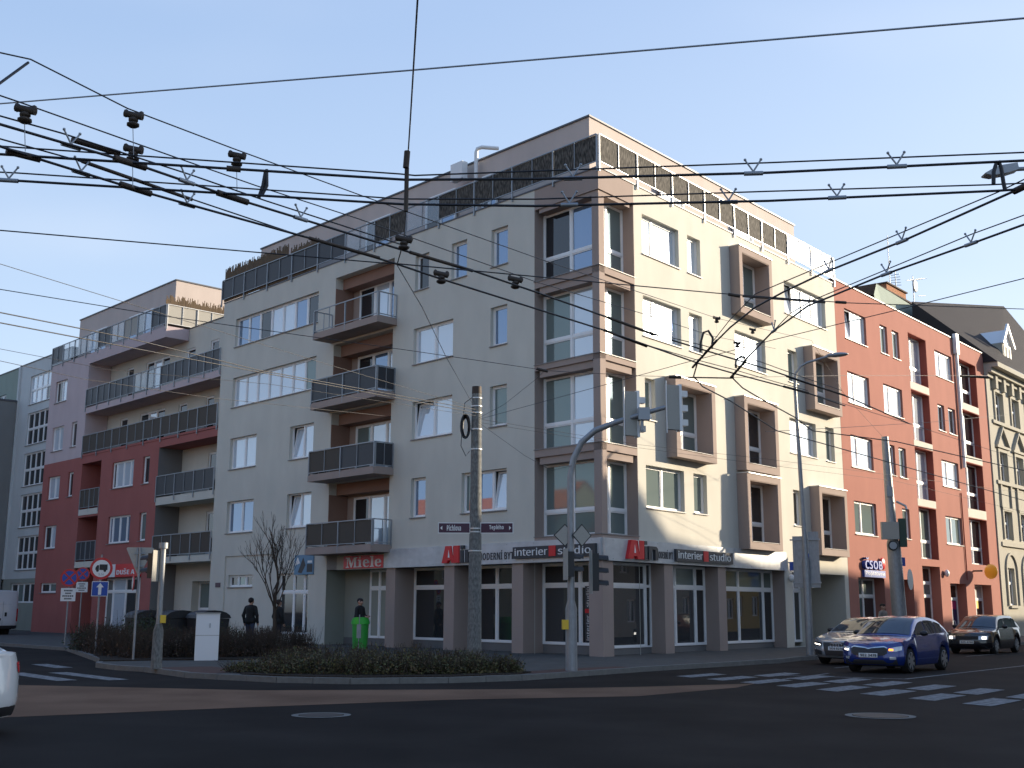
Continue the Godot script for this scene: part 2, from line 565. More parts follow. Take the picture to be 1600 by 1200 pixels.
func balcony(parent: Node, t: Transform3D, r: Array, y: float, slab_h: float, proj: float, m: Material, bays: Array, n: int, side: Material, h := 1.07) -> MeshInstance3D:
	var b := mb(t)
	b.box(r[0], r[1], y - slab_h, y, 0.003, proj)
	b.box(r[0] + 0.03, r[1] - 0.03, y + 0.002, y + 0.05, 0.05, proj - 0.05)
	var o := part(b, "balcony", m, parent)
	railing(o, t, r[0] + 0.04, r[1] - 0.04, y, h, proj - 0.03, n, bays, M.steel)
	for x in [r[0] + 0.04, r[1] - 0.04]:
		var st := t * Transform3D(Basis(Vector3.UP, PI / 2), Vector3(x, 0, 0))
		railing(o, st, -proj + 0.08, -0.02, y, h, 0.0, 1, [side], M.steel)
	return o

func corner_building() -> void:
	var o := thing("corner_apartment_building", "five storey beige corner apartment building with brown corner bay and shop arcade", "building", CORNER)
	var wl := mb(LT)
	var loggias := []
	for k in 4:
		loggias.append(U([11.73, 16.07, 4.13 + 3.155 * k, 7.0 + 3.11 * k, 1.05]))
	var lw := [
		[[17.42, 24.84, 14.54, 16.0, 0.2], [1, 1, 1, 1, 1, 1, 1], "bbdppbd"], [[17.42, 24.85, 11.44, 12.95, 0.2], [1, 1, 1, 1, 1, 1, 1], "ppppppg"],
		[[22.32, 24.8, 8.33, 9.88, 0.2], [1, 1], "pp"], [[17.43, 19.38, 8.33, 9.88, 0.2], [1, 1], "tp"],
		[[22.32, 24.8, 5.2, 6.75, 0.2], [1, 1], "bb"], [[17.43, 19.4, 5.2, 6.75, 0.2], [1, 1], "tp"],
		[[9.4, 10.3, 14.56, 16.06, 0.2], [1], "d"], [[7.04, 7.98, 14.56, 16.06, 0.2], [1], "b"], [[4.67, 5.6, 14.56, 16.06, 0.2], [1], "b"],
		[[7.82, 10.32, 11.44, 12.95, 0.2], [1, 1], "pp"], [[4.69, 5.62, 11.43, 12.95, 0.2], [1], "b"],
		[[7.82, 10.32, 8.34, 9.88, 0.2], [1, 1], "tp"], [[4.69, 5.63, 8.34, 9.88, 0.2], [1], "g"],
		[[9.37, 10.3, 5.2, 6.77, 0.2], [1], "b"], [[4.68, 7.2, 5.2, 6.73, 0.2], [1, 1, 1], "gbt"],
	]
	# the numbers of lw run leftwards; the lights of each window are listed as seen, left to right
	var holes := loggias.duplicate()
	for w in lw:
		holes.append(U(w[0]))
	holes.append(U([20.2, 24.72, 0.0, 4.09, 0.06]))
	holes.append(U([17.4, 19.95, 0.5, 3.18, 0.2]))
	holes.append(U([3.22, 16.05, 0.0, 3.98, 0.02]))
	wall(wl, -26.1, -3.22, 0.0, 17.05, holes)
	# set-back panel at the foot, with its own openings
	wall(wl, -24.72, -20.2, 0.0, 4.09, [U([22.2, 24.43, 2.62, 3.18, 0.16])], -0.06)
	var wr := mb(RT)
	var bays := [[9.25, 13.55, 16.4], [15.75, 10.42, 13.3], [4.1, 7.1, 10.08], [9.25, 7.1, 10.08], [9.25, 3.99, 6.98], [15.75, 3.99, 6.98]]
	var rw := [
		[[2.75, 5.3, 14.54, 16.08, 0.22], [1, 1.9], "pp"], [[5.95, 6.92, 14.55, 16.08, 0.22], [1], "p"], [[14.12, 18.3, 14.58, 16.08, 0.22], [1, 1, 1, 1], "tppp"],
		[[2.73, 5.33, 11.43, 12.95, 0.22], [1, 1.9], "pp"], [[5.95, 6.9, 11.43, 12.95, 0.22], [1], "p"], [[9.5, 12.12, 11.47, 12.93, 0.22], [1, 1.2], "pp"], [[14.2, 15.1, 11.5, 12.94, 0.22], [1], "g"],
		[[2.75, 3.43, 8.36, 9.87, 0.22], [1], "g"], [[14.1, 16.68, 8.34, 9.88, 0.22], [1, 1], "pp"], [[17.66, 18.57, 8.33, 9.9, 0.22], [1], "g"],
		[[2.72, 5.28, 5.18, 6.7, 0.22], [1, 1], "gg"], [[5.95, 6.92, 5.2, 6.69, 0.22], [1], "g"], [[14.15, 14.95, 5.2, 6.73, 0.22], [1], "d"],
	]
	holes = []
	for w in rw:
		holes.append(w[0])
	for y in bays:
		holes.append([y[0] + 0.26, y[0] + 2.59, y[1] + 0.26, y[2] - 0.26, 0.3])
	holes.append([2.2, 13.05, 0.0, 3.98, 0.02])
	holes.append([13.72, 15.3, 0.12, 3.2, 0.5])
	holes.append([15.42, 18.96, 0.0, 3.2, 7.0])
	wall(wr, 2.2, 19.36, 0.0, 17.05, holes)
	part(wl, "wall", M.beige, o)
	part(wr, "wall", M.beige, o)
	# return faces of the piers beside the bays, the passage end and the recess by the red shop sign
	var rec := mb(LT)
	rec.box(-16.3, -11.8, 0.0, 3.98, -3.0, -1.003)
	rec.box(-16.3, -16.052, 0.0, 3.98, -1.003, -0.03)
	part(rec, "recess_wall", M.greygreen, o)
	var pas := mb(RT)
	pas.box(15.42, 18.96, 0.0, 3.2, -7.2, -7.0)
	part(pas, "passage_wall", M.greywall, o)
	# solid core and flat roof behind the fronts
	var core := mb()
	var p := plan(25.9, 1.2, 19.2, 1.2)
	var back := CORNER + ALONG_L * 17.0 + ALONG_R * 15.0
	var shell := PackedVector2Array([p[0], p[1], p[2], Vector2(back.x + 4, back.z - 4), Vector2(back.x - 4, back.z - 4)])
	core.slab(shell, 4.05, 16.9)
	var p1 := plan(25.9, 4.0, 12.5, 4.0)
	core.slab(PackedVector2Array([p1[0], p1[1], p1[2], Vector2(back.x - 3, back.z)]), 0.0, 4.05)
	part(core, "core", M.plinth, o)
	var rf := mb()
	var f := plan(26.1, 0.004, 19.36, 0.004)
	rf.slab(PackedVector2Array([f[0], f[1], f[2], shell[3], shell[4]]), 16.95, 17.045)
	var cope := mb()
	band(cope, 26.14, 19.4, 0.03, 0.3, 17.05, 17.10)
	part(rf, "roof", M.coping, o)
	part(cope, "coping", M.coping, o)
	var ends := mb(LT)
	ends.box(-26.1, -26.06, 0.0, 17.05, -8.0, -0.003)
	part(ends, "end_wall", M.beige, o)
	var endr := mb(RT)
	endr.box(19.32, 19.36, 3.2, 17.05, -8.0, -0.003)
	part(endr, "end_wall", M.beige, o)
	# windows
	for w in lw:
		window(o, LT, U(w[0]), 0.18, w[1], [1], w[2])
	window(o, LT * Transform3D(Basis(), Vector3(0, 0, -0.06)), U([22.2, 24.43, 2.62, 3.18]), 0.14, [1, 1, 1], [1], "dgd")
	window(o, LT, U([17.4, 19.95, 0.5, 3.18]), 0.2, [1.3, 1, 0.6], [2.3, 1.0], "sdsssd", false, "shop_window")
	for w in rw:
		window(o, RT, w[0], 0.2, w[1], [1], w[2])
	# loggias and balconies
	var kinds := ["dpp", "gpp", "dbp", "dpb"]
	for k in 4:
		var y0 := 4.13 + 3.155 * k
		var y1 := 7.0 + 3.11 * k
		var lb := mb(LT)
		lb.box(-16.07, -15.55, y0, y1, -1.2, -1.0)
		lb.box(-15.55, -11.73, y0 + 2.28, y1, -1.2, -1.0)
		part(lb, "loggia_wall", M.brown, o)
		var li := mb(LT)
		li.box(-16.06, -11.74, y1 - 0.5, y1 - 0.005, -0.99, -0.40)
		li.box(-16.065, -16.04, y0, y1 - 0.5, -0.99, -0.01)
		part(li, "lintel", M.terracotta, o)
		window(o, LT, [-15.55, -11.74, y0 + 0.02, y0 + 2.28], 1.0, [1, 1, 1, 0.35], [1], kinds[k] + "b", false, "balcony_door")
		var pn: Array = [[null, null, null], [M.panel, M.panel, M.panel], [M.panel_brown, M.panel, M.panel], [M.panel_brown, M.panel_brown, M.panel_brown]][3 - k]
		balcony(o, LT, [-16.27, -11.47], y0 - 0.02 if k > 0 else y0, 0.26, 1.0, M.brown, pn, 2, [null, M.panel, M.panel, null][3 - k])
	# projecting window boxes of the right front
	var bk := ["pg", "dg", "pg", "pd", "dd", "gd"]
	for i in bays.size():
		var y: Array = bays[i]
		var b := mb(RT)
		var xa: float = y[0]; var xb: float = y[0] + 2.85
		b.box(xa, xb, y[2] - 0.26, y[2], 0.003, 0.46)
		b.box(xa, xb, y[1], y[1] + 0.26, 0.003, 0.46)
		b.box(xa, xa + 0.26, y[1] + 0.26, y[2] - 0.26, 0.003, 0.46)
		b.box(xb - 0.26, xb, y[1] + 0.26, y[2] - 0.26, 0.003, 0.46)
		# brown lining of the recess
		b.box(xa + 0.262, xa + 0.29, y[1] + 0.29, y[2] - 0.29, -0.25, 0.44)
		b.box(xb - 0.29, xb - 0.262, y[1] + 0.29, y[2] - 0.29, -0.25, 0.44)
		b.box(xa + 0.262, xb - 0.262, y[2] - 0.29, y[2] - 0.262, -0.25, 0.44)
		b.box(xa + 0.262, xb - 0.262, y[1] + 0.262, y[1] + 0.29, -0.25, 0.44)
		var bay := part(b, "window_box", M.brown, o)
		var cap := mb(RT)
		cap.box(xa - 0.02, xb + 0.02, y[2] + 0.002, y[2] + 0.04, -0.0, 0.50)
		part(cap, "cap_sheet", M.palesteel, bay)
		var sl := mb(RT)
		sl.box(xa + 0.295, xb - 0.295, y[1] + 0.292, y[1] + 0.31, -0.2, 0.47)
		part(sl, "sill", M.sill, bay)
		window(o, RT, [xa + 0.29, xb - 0.29, y[1] + 0.29, y[2] - 0.29], 0.25, [1, 0.85], [1, 2.1], bk[i] + bk[i], false)
	# the brown corner bay
	var cb := mb()
	var lev := [[3.98, 4.12], [6.70, 7.22], [9.86, 10.32], [12.96, 13.46], [16.10, 17.05]]
	for k in lev.size():
		var y: Array = lev[k]
		if k == 0:
			band(cb, 3.22, 2.2, 0.0, 0.55, y[0], y[1])
		elif k == 4:
			band(cb, 3.22, 2.2, 0.0, 0.55, y[0] + 0.16, y[1])
			band(cb, 3.02, 2.02, -0.05, 0.55, y[0], y[0] + 0.16)
		else:
			band(cb, 3.22, 2.2, 0.0, 0.55, y[0] + 0.26, y[1])
			band(cb, 3.02, 2.02, -0.07, 0.55, y[0], y[0] + 0.26)
	var cp := plan(0.33, 0.0, 0.33, 0.0)
	var cq := plan(0.33, 0.5, 0.33, 0.5)
	cb.slab(PackedVector2Array([cp[0], cp[1], cp[2], cq[2], cq[1], cq[0]]), 4.12, 16.1)
	var sl := mb(LT)
	sl.box(-3.215, -3.20, 4.12, 16.26, -0.55, -0.004)
	sl.T = RT
	sl.box(2.185, 2.2, 4.12, 16.26, -0.55, -0.004)
	part(cb, "corner_frame", M.brown, o)
	part(sl, "corner_reveal", M.brown, o)
	for k in 4:
		var y0: float = lev[k][1]
		var y1: float = lev[k + 1][0]
		var kl: String = ["gggg", "gpgp", "gpgp", "dbdb"][k]
		window(o, LT, [-3.2, -0.35, y0 + 0.005, y1 + 0.03], 0.48, [1, 1], [1, 1.95], kl.substr(0, 1) + kl.substr(1, 1) + kl.substr(2, 2), false)
		window(o, RT, [0.35, 2.185, y0 + 0.005, y1 + 0.03], 0.5, [0.7, 1.0], [1, 1.95], ["gg", "pg", "pg", "wg"][k], false)
		var sb := mb()
		band(sb, 3.24, 2.22, 0.035, 0.0, y0 + 0.003, y0 + 0.03)
		part(sb, "sill", M.sill, o)
	# arcade: piers, set-back shop fronts and plinths
	for u in [[11.2, 11.8], [7.56, 8.15], [3.8, 4.38]]:
		var b := mb(LT)
		b.box(-u[1], -u[0], 0.0, 3.25, -1.0, -0.002)
		part(b, "pier", M.brown, o)
	for u in [[3.78, 4.36], [7.56, 8.15], [13.05, 13.72]]:
		var b := mb(RT)
		b.box(u[0], u[1], 0.0, 3.25, -0.6, -0.002)
		part(b, "pier", M.brown, o)
	var cpier := mb()
	var a0 := plan(0.63, 0.002, 0.62, 0.002)
	var a1 := plan(0.63, 0.62, 0.62, 0.62)
	cpier.slab(PackedVector2Array([a0[0], a0[1], a0[2], a1[2], a1[1], a1[0]]), 0.0, 3.25)
	part(cpier, "pier", M.brown, o)
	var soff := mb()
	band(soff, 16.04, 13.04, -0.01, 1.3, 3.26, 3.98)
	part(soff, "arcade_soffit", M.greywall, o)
	var pl := mb(LT)
	pl.box(-16.04, -0.5, 0.0, 0.42, -1.1, -1.0)
	pl.T = RT
	pl.box(0.5, 13.0, 0.0, 0.34, -0.7, -0.6)
	part(pl, "plinth", M.plinth, o)
	var shops := [[LT, [-14.2, -11.8], [0.75, 1.5, 0.5], "sssdss"], [LT, [-11.2, -8.15], [1], "ss"], [LT, [-7.56, -4.38], [1.2, 1.2, 0.5], "sssdsd"], [LT, [-3.8, -0.63], [1.7, 1.2], "msss"]]
	for s in shops:
		window(o, s[0], [s[1][0], s[1][1], 0.42, 3.25], 1.0, s[2], [2.1, 0.75], s[3], false, "shop_window")
	shops = [[[0.62, 3.78], [0.3, 1.6, 0.2], "smsdsd"], [[4.36, 7.56], [0.9, 1.3, 0.6], "smssgs"], [[8.15, 13.05], [1.5, 1.6, 0.6], "mmsggg"]]
	for s in shops:
		window(o, RT, [s[0][0], s[0][1], 0.34, 3.25], 0.6, s[1], [2.1, 0.75], s[2], false, "shop_window")
	window(o, RT, [13.72, 15.3, 0.3, 3.2], 0.45, [1, 0.7], [2.2, 0.7], "ssss", false, "shop_door")
	# penthouse and terrace
	var ph := mb()
	var q0 := plan(25.4, 1.6, 18.8, 1.65)
	var q1 := plan(25.4, 11.0, 18.8, 11.0)
	ph.slab(PackedVector2Array([q0[0], q0[1], q0[2], q1[2], q1[1], q1[0]]), 17.05, 20.18)
	var phm := part(ph, "penthouse", M.rosy, o)
	var pc := mb()
	q0 = plan(25.46, 1.55, 18.86, 1.6)
	q1 = plan(25.46, 11.0, 18.86, 11.0)
	pc.slab(PackedVector2Array([q0[0], q0[1], q0[2], q1[2], q1[1], q1[0]]), 20.18, 20.25)
	part(pc, "coping", M.coping, phm)
	var tl := LT * Transform3D(Basis(), Vector3(0, 0, -1.58))
	var tr := RT * Transform3D(Basis(), Vector3(0, 0, -1.62))
	for u in [[9.6, 11.6, 17.5, 19.3], [14.2, 16.0, 17.2, 19.3], [7.0, 7.9, 17.2, 19.3]]:
		window(o, tl, U(u), -0.03, [1, 1], [1], "db", false)
	for u in [[6.6, 8.4, 17.2, 19.2], [12.6, 14.4, 17.2, 19.2]]:
		window(o, tr, u, -0.03, [1, 1], [1], "pd", false)
	var tm := []
	for i in 12:
		tm.append([M.panel, M.panel, M.panel, M.panel, M.panel, M.clear_panel, M.speckle, M.clear_panel, M.speckle, M.speckle, M.speckle, M.speckle][i])
	railing(o, LT, -26.3, 0.0, 17.12, 1.2, 0.05, 12, tm, M.steel, 0.14)
	railing(o, RT, 0.0, 19.36, 17.12, 1.2, 0.05, 8, [M.speckle, M.speckle, M.speckle, M.speckle, M.speckle, M.speckle, M.clear_panel, M.clear_panel], M.palesteel, 0.14)
	reed_screen(o, LT, -26.2, -20.2, 17.15, 1.75, -0.02)
	reed_screen(o, LT, -20.0, -17.6, 17.15, 1.5, -0.02)
	var ac := mb(tl)
	ac.box(-9.35, -8.6, 19.35, 20.1, 0.25, 0.55)
	part(ac, "air_conditioner", M.white, o)
	var pp := mb(tl)
	pp.tube([Vector3(-8.2, 17.1, 0.12), Vector3(-8.2, 20.45, 0.12), Vector3(-8.15, 20.6, 0.1), Vector3(-8.0, 20.66, 0.0), Vector3(-7.6, 20.66, -0.6)], 0.085, 10)
	part(pp, "vent_pipe", M.white, o)

# ---------------------------------------------------------------- neighbours

func left_building() -> void:
	var o := thing("terraced_apartment_building", "pink and dark red apartment building with long balconies beside the beige corner building", "building", LT * Vector3(-37, 0, 0))
	# lilac upper front and red lower front
	var a := mb(LT)
	var lw := [[[45.6, 47.42, 14.5, 15.9, 0.16], "dp"], [[45.6, 47.35, 11.35, 12.9, 0.16], "pp"], [[43.6, 44.42, 11.37, 12.93, 0.16], "d"]]
	var rw := [[[35.35, 38.15, 8.33, 9.85, 0.16], "dppp"], [[33.43, 34.25, 8.33, 9.85, 0.16], "d"], [[35.35, 38.18, 5.19, 6.73, 0.16], "bbbb"], [[33.42, 34.25, 5.21, 6.75, 0.16], "g"],
		[[45.58, 47.45, 8.29, 9.73, 0.16], "pp"], [[43.58, 44.35, 8.29, 9.8, 0.16], "d"], [[45.58, 47.47, 5.21, 6.64, 0.16], "dp"],
		[[44.9, 47.4, 2.5, 3.1, 0.16], "dg"], [[33.6, 38.5, 0.2, 3.25, 0.4], "gpsg"]]
	var holes := []
	for w in lw: holes.append(U(w[0]))
	wall(a, -48.3, -42.45, 10.6, 17.05, holes)
	part(a, "wall", M.lilac, o)
	var b := mb(LT)
	holes = []
	for w in rw: holes.append(U(w[0]))
	holes.append(U([39.65, 42.38, 7.05, 10.15, 1.4]))
	holes.append(U([39.65, 42.38, 0.1, 6.9, 1.4]))
	wall(b, -48.3, -32.4, 0.0, 10.6, holes)
	b.box(-42.39, -39.64, 0.0, 10.2, -1.45, -1.4)
	b.box(-32.4, -26.1, 10.18, 10.58, -1.4, -0.003)
	part(b, "wall", M.crimson, o)
	for w in lw:
		window(o, LT, U(w[0]), 0.14, [1, 1] if w[1].length() == 2 else [1], [1], w[1])
	for i in rw.size():
		var w: Array = rw[i]
		if i == rw.size() - 1:
			window(o, LT, U(w[0]), 0.36, [0.5, 1, 1, 0.5], [2.3, 0.7], w[1], false, "shop_door")
			continue
		var n: int = w[1].length()
		window(o, LT, U(w[0]), 0.14, [0.4, 1, 1, 0.6] if n == 4 else ([1, 1] if n == 2 else [1]), [1], w[1])
	# set-back walls behind the balconies
	var c := mb(LT)
	var back := [[27.2, 28.4, 14.3, 15.95], [29.0, 29.9, 13.7, 15.95], [31.6, 32.6, 13.7, 15.9], [34.6, 37.6, 13.7, 15.9], [39.2, 40.1, 13.7, 15.9],
		[27.2, 28.6, 11.3, 12.9], [29.2, 30.1, 10.7, 12.85], [32.2, 33.2, 10.7, 12.85], [34.8, 38.0, 10.7, 12.85], [39.6, 40.6, 10.7, 12.85], [27.4, 29.5, 7.6, 9.75], [27.3, 29.4, 4.4, 6.6]]
	holes = []
	for w in back: holes.append(U([w[0], w[1], w[2], w[3], 0.1]))
	wall(c, -42.4, -26.1, 3.9, 17.07, holes, -1.4)
	wall(c, -32.4, -26.1, 0.0, 3.9, [U([27.0, 30.5, 0.1, 3.0, 0.5])], -1.4)
	part(c, "set_back_wall", M.beige, o)
	for w in back:
		window(o, LT * Transform3D(Basis(), Vector3(0, 0, -1.4)), U(w), 0.08, [1, 1, 1] if w[1] - w[0] > 2.5 else ([1, 1] if w[1] - w[0] > 1.3 else [1]), [1], "dpd", false)
	window(o, LT * Transform3D(Basis(), Vector3(0, 0, -1.4)), U([27.0, 30.5, 0.1, 3.0]), 0.45, [1, 1, 1], [1, 1], "gdg", false, "entrance_door")
	var side := mb(LT)
	side.box(-42.45, -42.42, 10.6, 16.4, -1.4, -0.004)
	part(side, "side_wall", M.lilac, o)
	side = mb(LT)
	side.box(-32.43, -32.4, 0.0, 10.18, -1.4, -0.004)
	part(side, "side_wall", M.plinth, o)
	# floor slabs with railings
	var slabs := [[26.12, 42.44, 13.24, 13.6, M.lilac, 10, [M.panel, M.panel, M.panel, M.panel, M.clear_panel, M.clear_panel, M.panel, M.panel, M.panel, M.panel]],
		[26.12, 42.44, 10.6, 10.72, M.crimson, 8, [M.panel_brown]], [26.12, 32.39, 7.03, 7.45, M.beige, 3, [M.panel]], [26.12, 32.39, 3.92, 4.25, M.beige, 3, [M.panel_brown]]]
	for s in slabs:
		var sb := mb(LT)
		sb.box(-s[1], -s[0], s[2], s[3], -1.39, 0.03)
		var bal := part(sb, "balcony", s[4], o)
		railing(bal, LT, -s[1] + 0.02, -s[0] - 0.02, s[3] - 0.02, 1.18, 0.06, s[5], s[6], M.steel)
	for y in [[7.05, M.panel_brown], [3.95, M.panel]]:
		var sb := mb(LT)
		sb.box(-42.37, -39.66, y[0] - 0.03, y[0] + 0.32, -1.39, 0.03)
		var bal := part(sb, "balcony", M.beige, o)
		railing(bal, LT, -42.35, -39.68, y[0] + 0.32, 1.2, 0.0, 2, [y[1]], M.steel)
	# terrace slab, railing and penthouse
	var ts := mb(LT)
	ts.box(-42.46, -32.42, 16.38, 17.02, -1.38, 0.02)
	part(ts, "terrace_slab", M.lilac, o)
	railing(o, LT, -48.3, -32.45, 17.06, 1.22, 0.04, 9, [M.panel, M.clear_panel, M.clear_panel, M.clear_panel, M.panel, M.clear_panel, M.pale_panel, M.clear_panel, M.panel], M.steel)
	railing(o, LT * Transform3D(Basis(Vector3.UP, PI / 2), Vector3(-32.45, 0, 0)), 0.02, 5.5, 17.06, 1.22, 0.02, 3, [M.pale_panel], M.palesteel)
	var tc := mb(LT)
	tc.box(-48.3, -26.1, 16.95, 17.05, -9.0, -1.42)
	tc.box(-32.44, -26.1, 17.05, 17.1, -1.6, -1.36)
	tc.box(-48.3, -42.46, 17.05, 17.09, -0.3, 0.02)
	part(tc, "roof", M.coping, o)
	reed_screen(o, LT * Transform3D(Basis(Vector3.UP, PI / 2), Vector3(-33.3, 0, 0)), 0.3, 6.0, 17.06, 1.95, 0.0)
	var ph := mb(LT)
	ph.box(-47.5, -34.2, 17.05, 20.26, -9.0, -1.3)
	var phm := part(ph, "penthouse", M.rosy, o)
	var pc := mb(LT)
	pc.box(-47.55, -34.15, 20.26, 20.33, -9.0, -1.25)
	part(pc, "coping", M.coping, phm)
	for u in [[36.8, 40.0], [43.2, 45.6]]:
		window(o, LT * Transform3D(Basis(), Vector3(0, 0, -1.3)), U([u[0], u[1], 17.1, 19.1]), -0.03, [1, 1, 1], [1], "bdb", false)
	var core := mb(LT)
	core.box(-48.25, -26.15, 0.0, 16.9, -9.0, -2.0)
	core.box(-48.25, -42.5, 0.0, 16.9, -2.0, -0.3)
	core.box(-39.6, -32.5, 0.0, 10.1, -2.0, -0.5)
	part(core, "core", M.plinth, o)
	var e := mb(LT)
	e.box(-48.3, -48.27, 0.0, 17.05, -9.0, -0.004)
	part(e, "end_wall", M.lilac, o)

	# the pale block with stair windows
	o = thing("pale_apartment_block", "pale blue grey apartment block with tall stair windows beyond the pink building", "building", LT * Vector3(-53, 0, -1.2))
	var t := LT * Transform3D(Basis(), Vector3(0, 0, -1.2))
	var rows := [[15.5, 17.55, "pppdpp"], [12.62, 14.9, "d"], [9.75, 12.05, "d"], [6.93, 9.2, "d"], [4.08, 6.34, "d"]]
	holes = []
	for r in rows: holes.append(U([51.3, 55.1, r[0], r[1], 0.15]))
	b = mb(t)
	wall(b, -57.2, -48.3, 3.5, 18.55, holes)
	part(b, "wall", M.paleblue, o)
	b = mb(t)
	wall(b, -57.2, -48.3, 0.0, 3.5, [U([51.3, 55.6, 1.9, 3.2, 0.15])])
	part(b, "plinth", M.greygreen, o)
	for r in rows:
		window(o, t, U([51.3, 55.1, r[0], r[1]]), 0.12, [1, 1, 1, 1], [1, 1], r[2])
	window(o, t, U([51.3, 55.6, 1.9, 3.2]), 0.12, [1, 1, 1, 1], [1], "dgdd", false)
	b = mb(t)
	b.box(-57.25, -48.2, 18.55, 18.62, -9.0, 0.04)
	part(b, "coping", M.coping, o)
	b = mb(t)
	b.box(-57.2, -48.3, 0.0, 18.5, -9.0, -0.5)
	part(b, "core", M.plinth, o)
	b = mb(t)
	b.box(-57.2, -56.9, 3.5, 18.5, 0.0, 0.12)
	part(b, "downpipe", M.paleblue, o)
	o = thing("green_apartment_block", "pale green apartment block with a small top window beyond the pale blue grey block", "building", LT * Vector3(-61, 0, -1.2))
	b = mb(t)
	wall(b, -70.0, -57.25, 0.0, 18.5, [U([59.6, 61.0, 15.8, 16.9, 0.15])])
	part(b, "wall", M.sage, o)
	window(o, t, U([59.6, 61.0, 15.8, 16.9]), 0.12, [1, 1], [1], "pd")
	b = mb(t)
	b.box(-70.0, -57.26, 18.5, 18.57, -9.0, 0.04)
	b.box(-70.0, -57.3, 0.0, 18.4, -9.0, -0.3)
	part(b, "roof", M.coping, o)
	o = thing("grey_projecting_house", "plain dark grey house end wall standing out into the side street", "house", LT * Vector3(-60, 0, 5))
	b = mb(t)
	b.box(-70.0, -57.0, 0.0, 15.95, 0.15, 14.0)
	part(b, "wall", M.greywall, o)
	b = mb(t)
	b.box(-70.0, -56.95, 15.95, 16.08, 0.15, 14.05)
	part(b, "coping", M.coping, o)

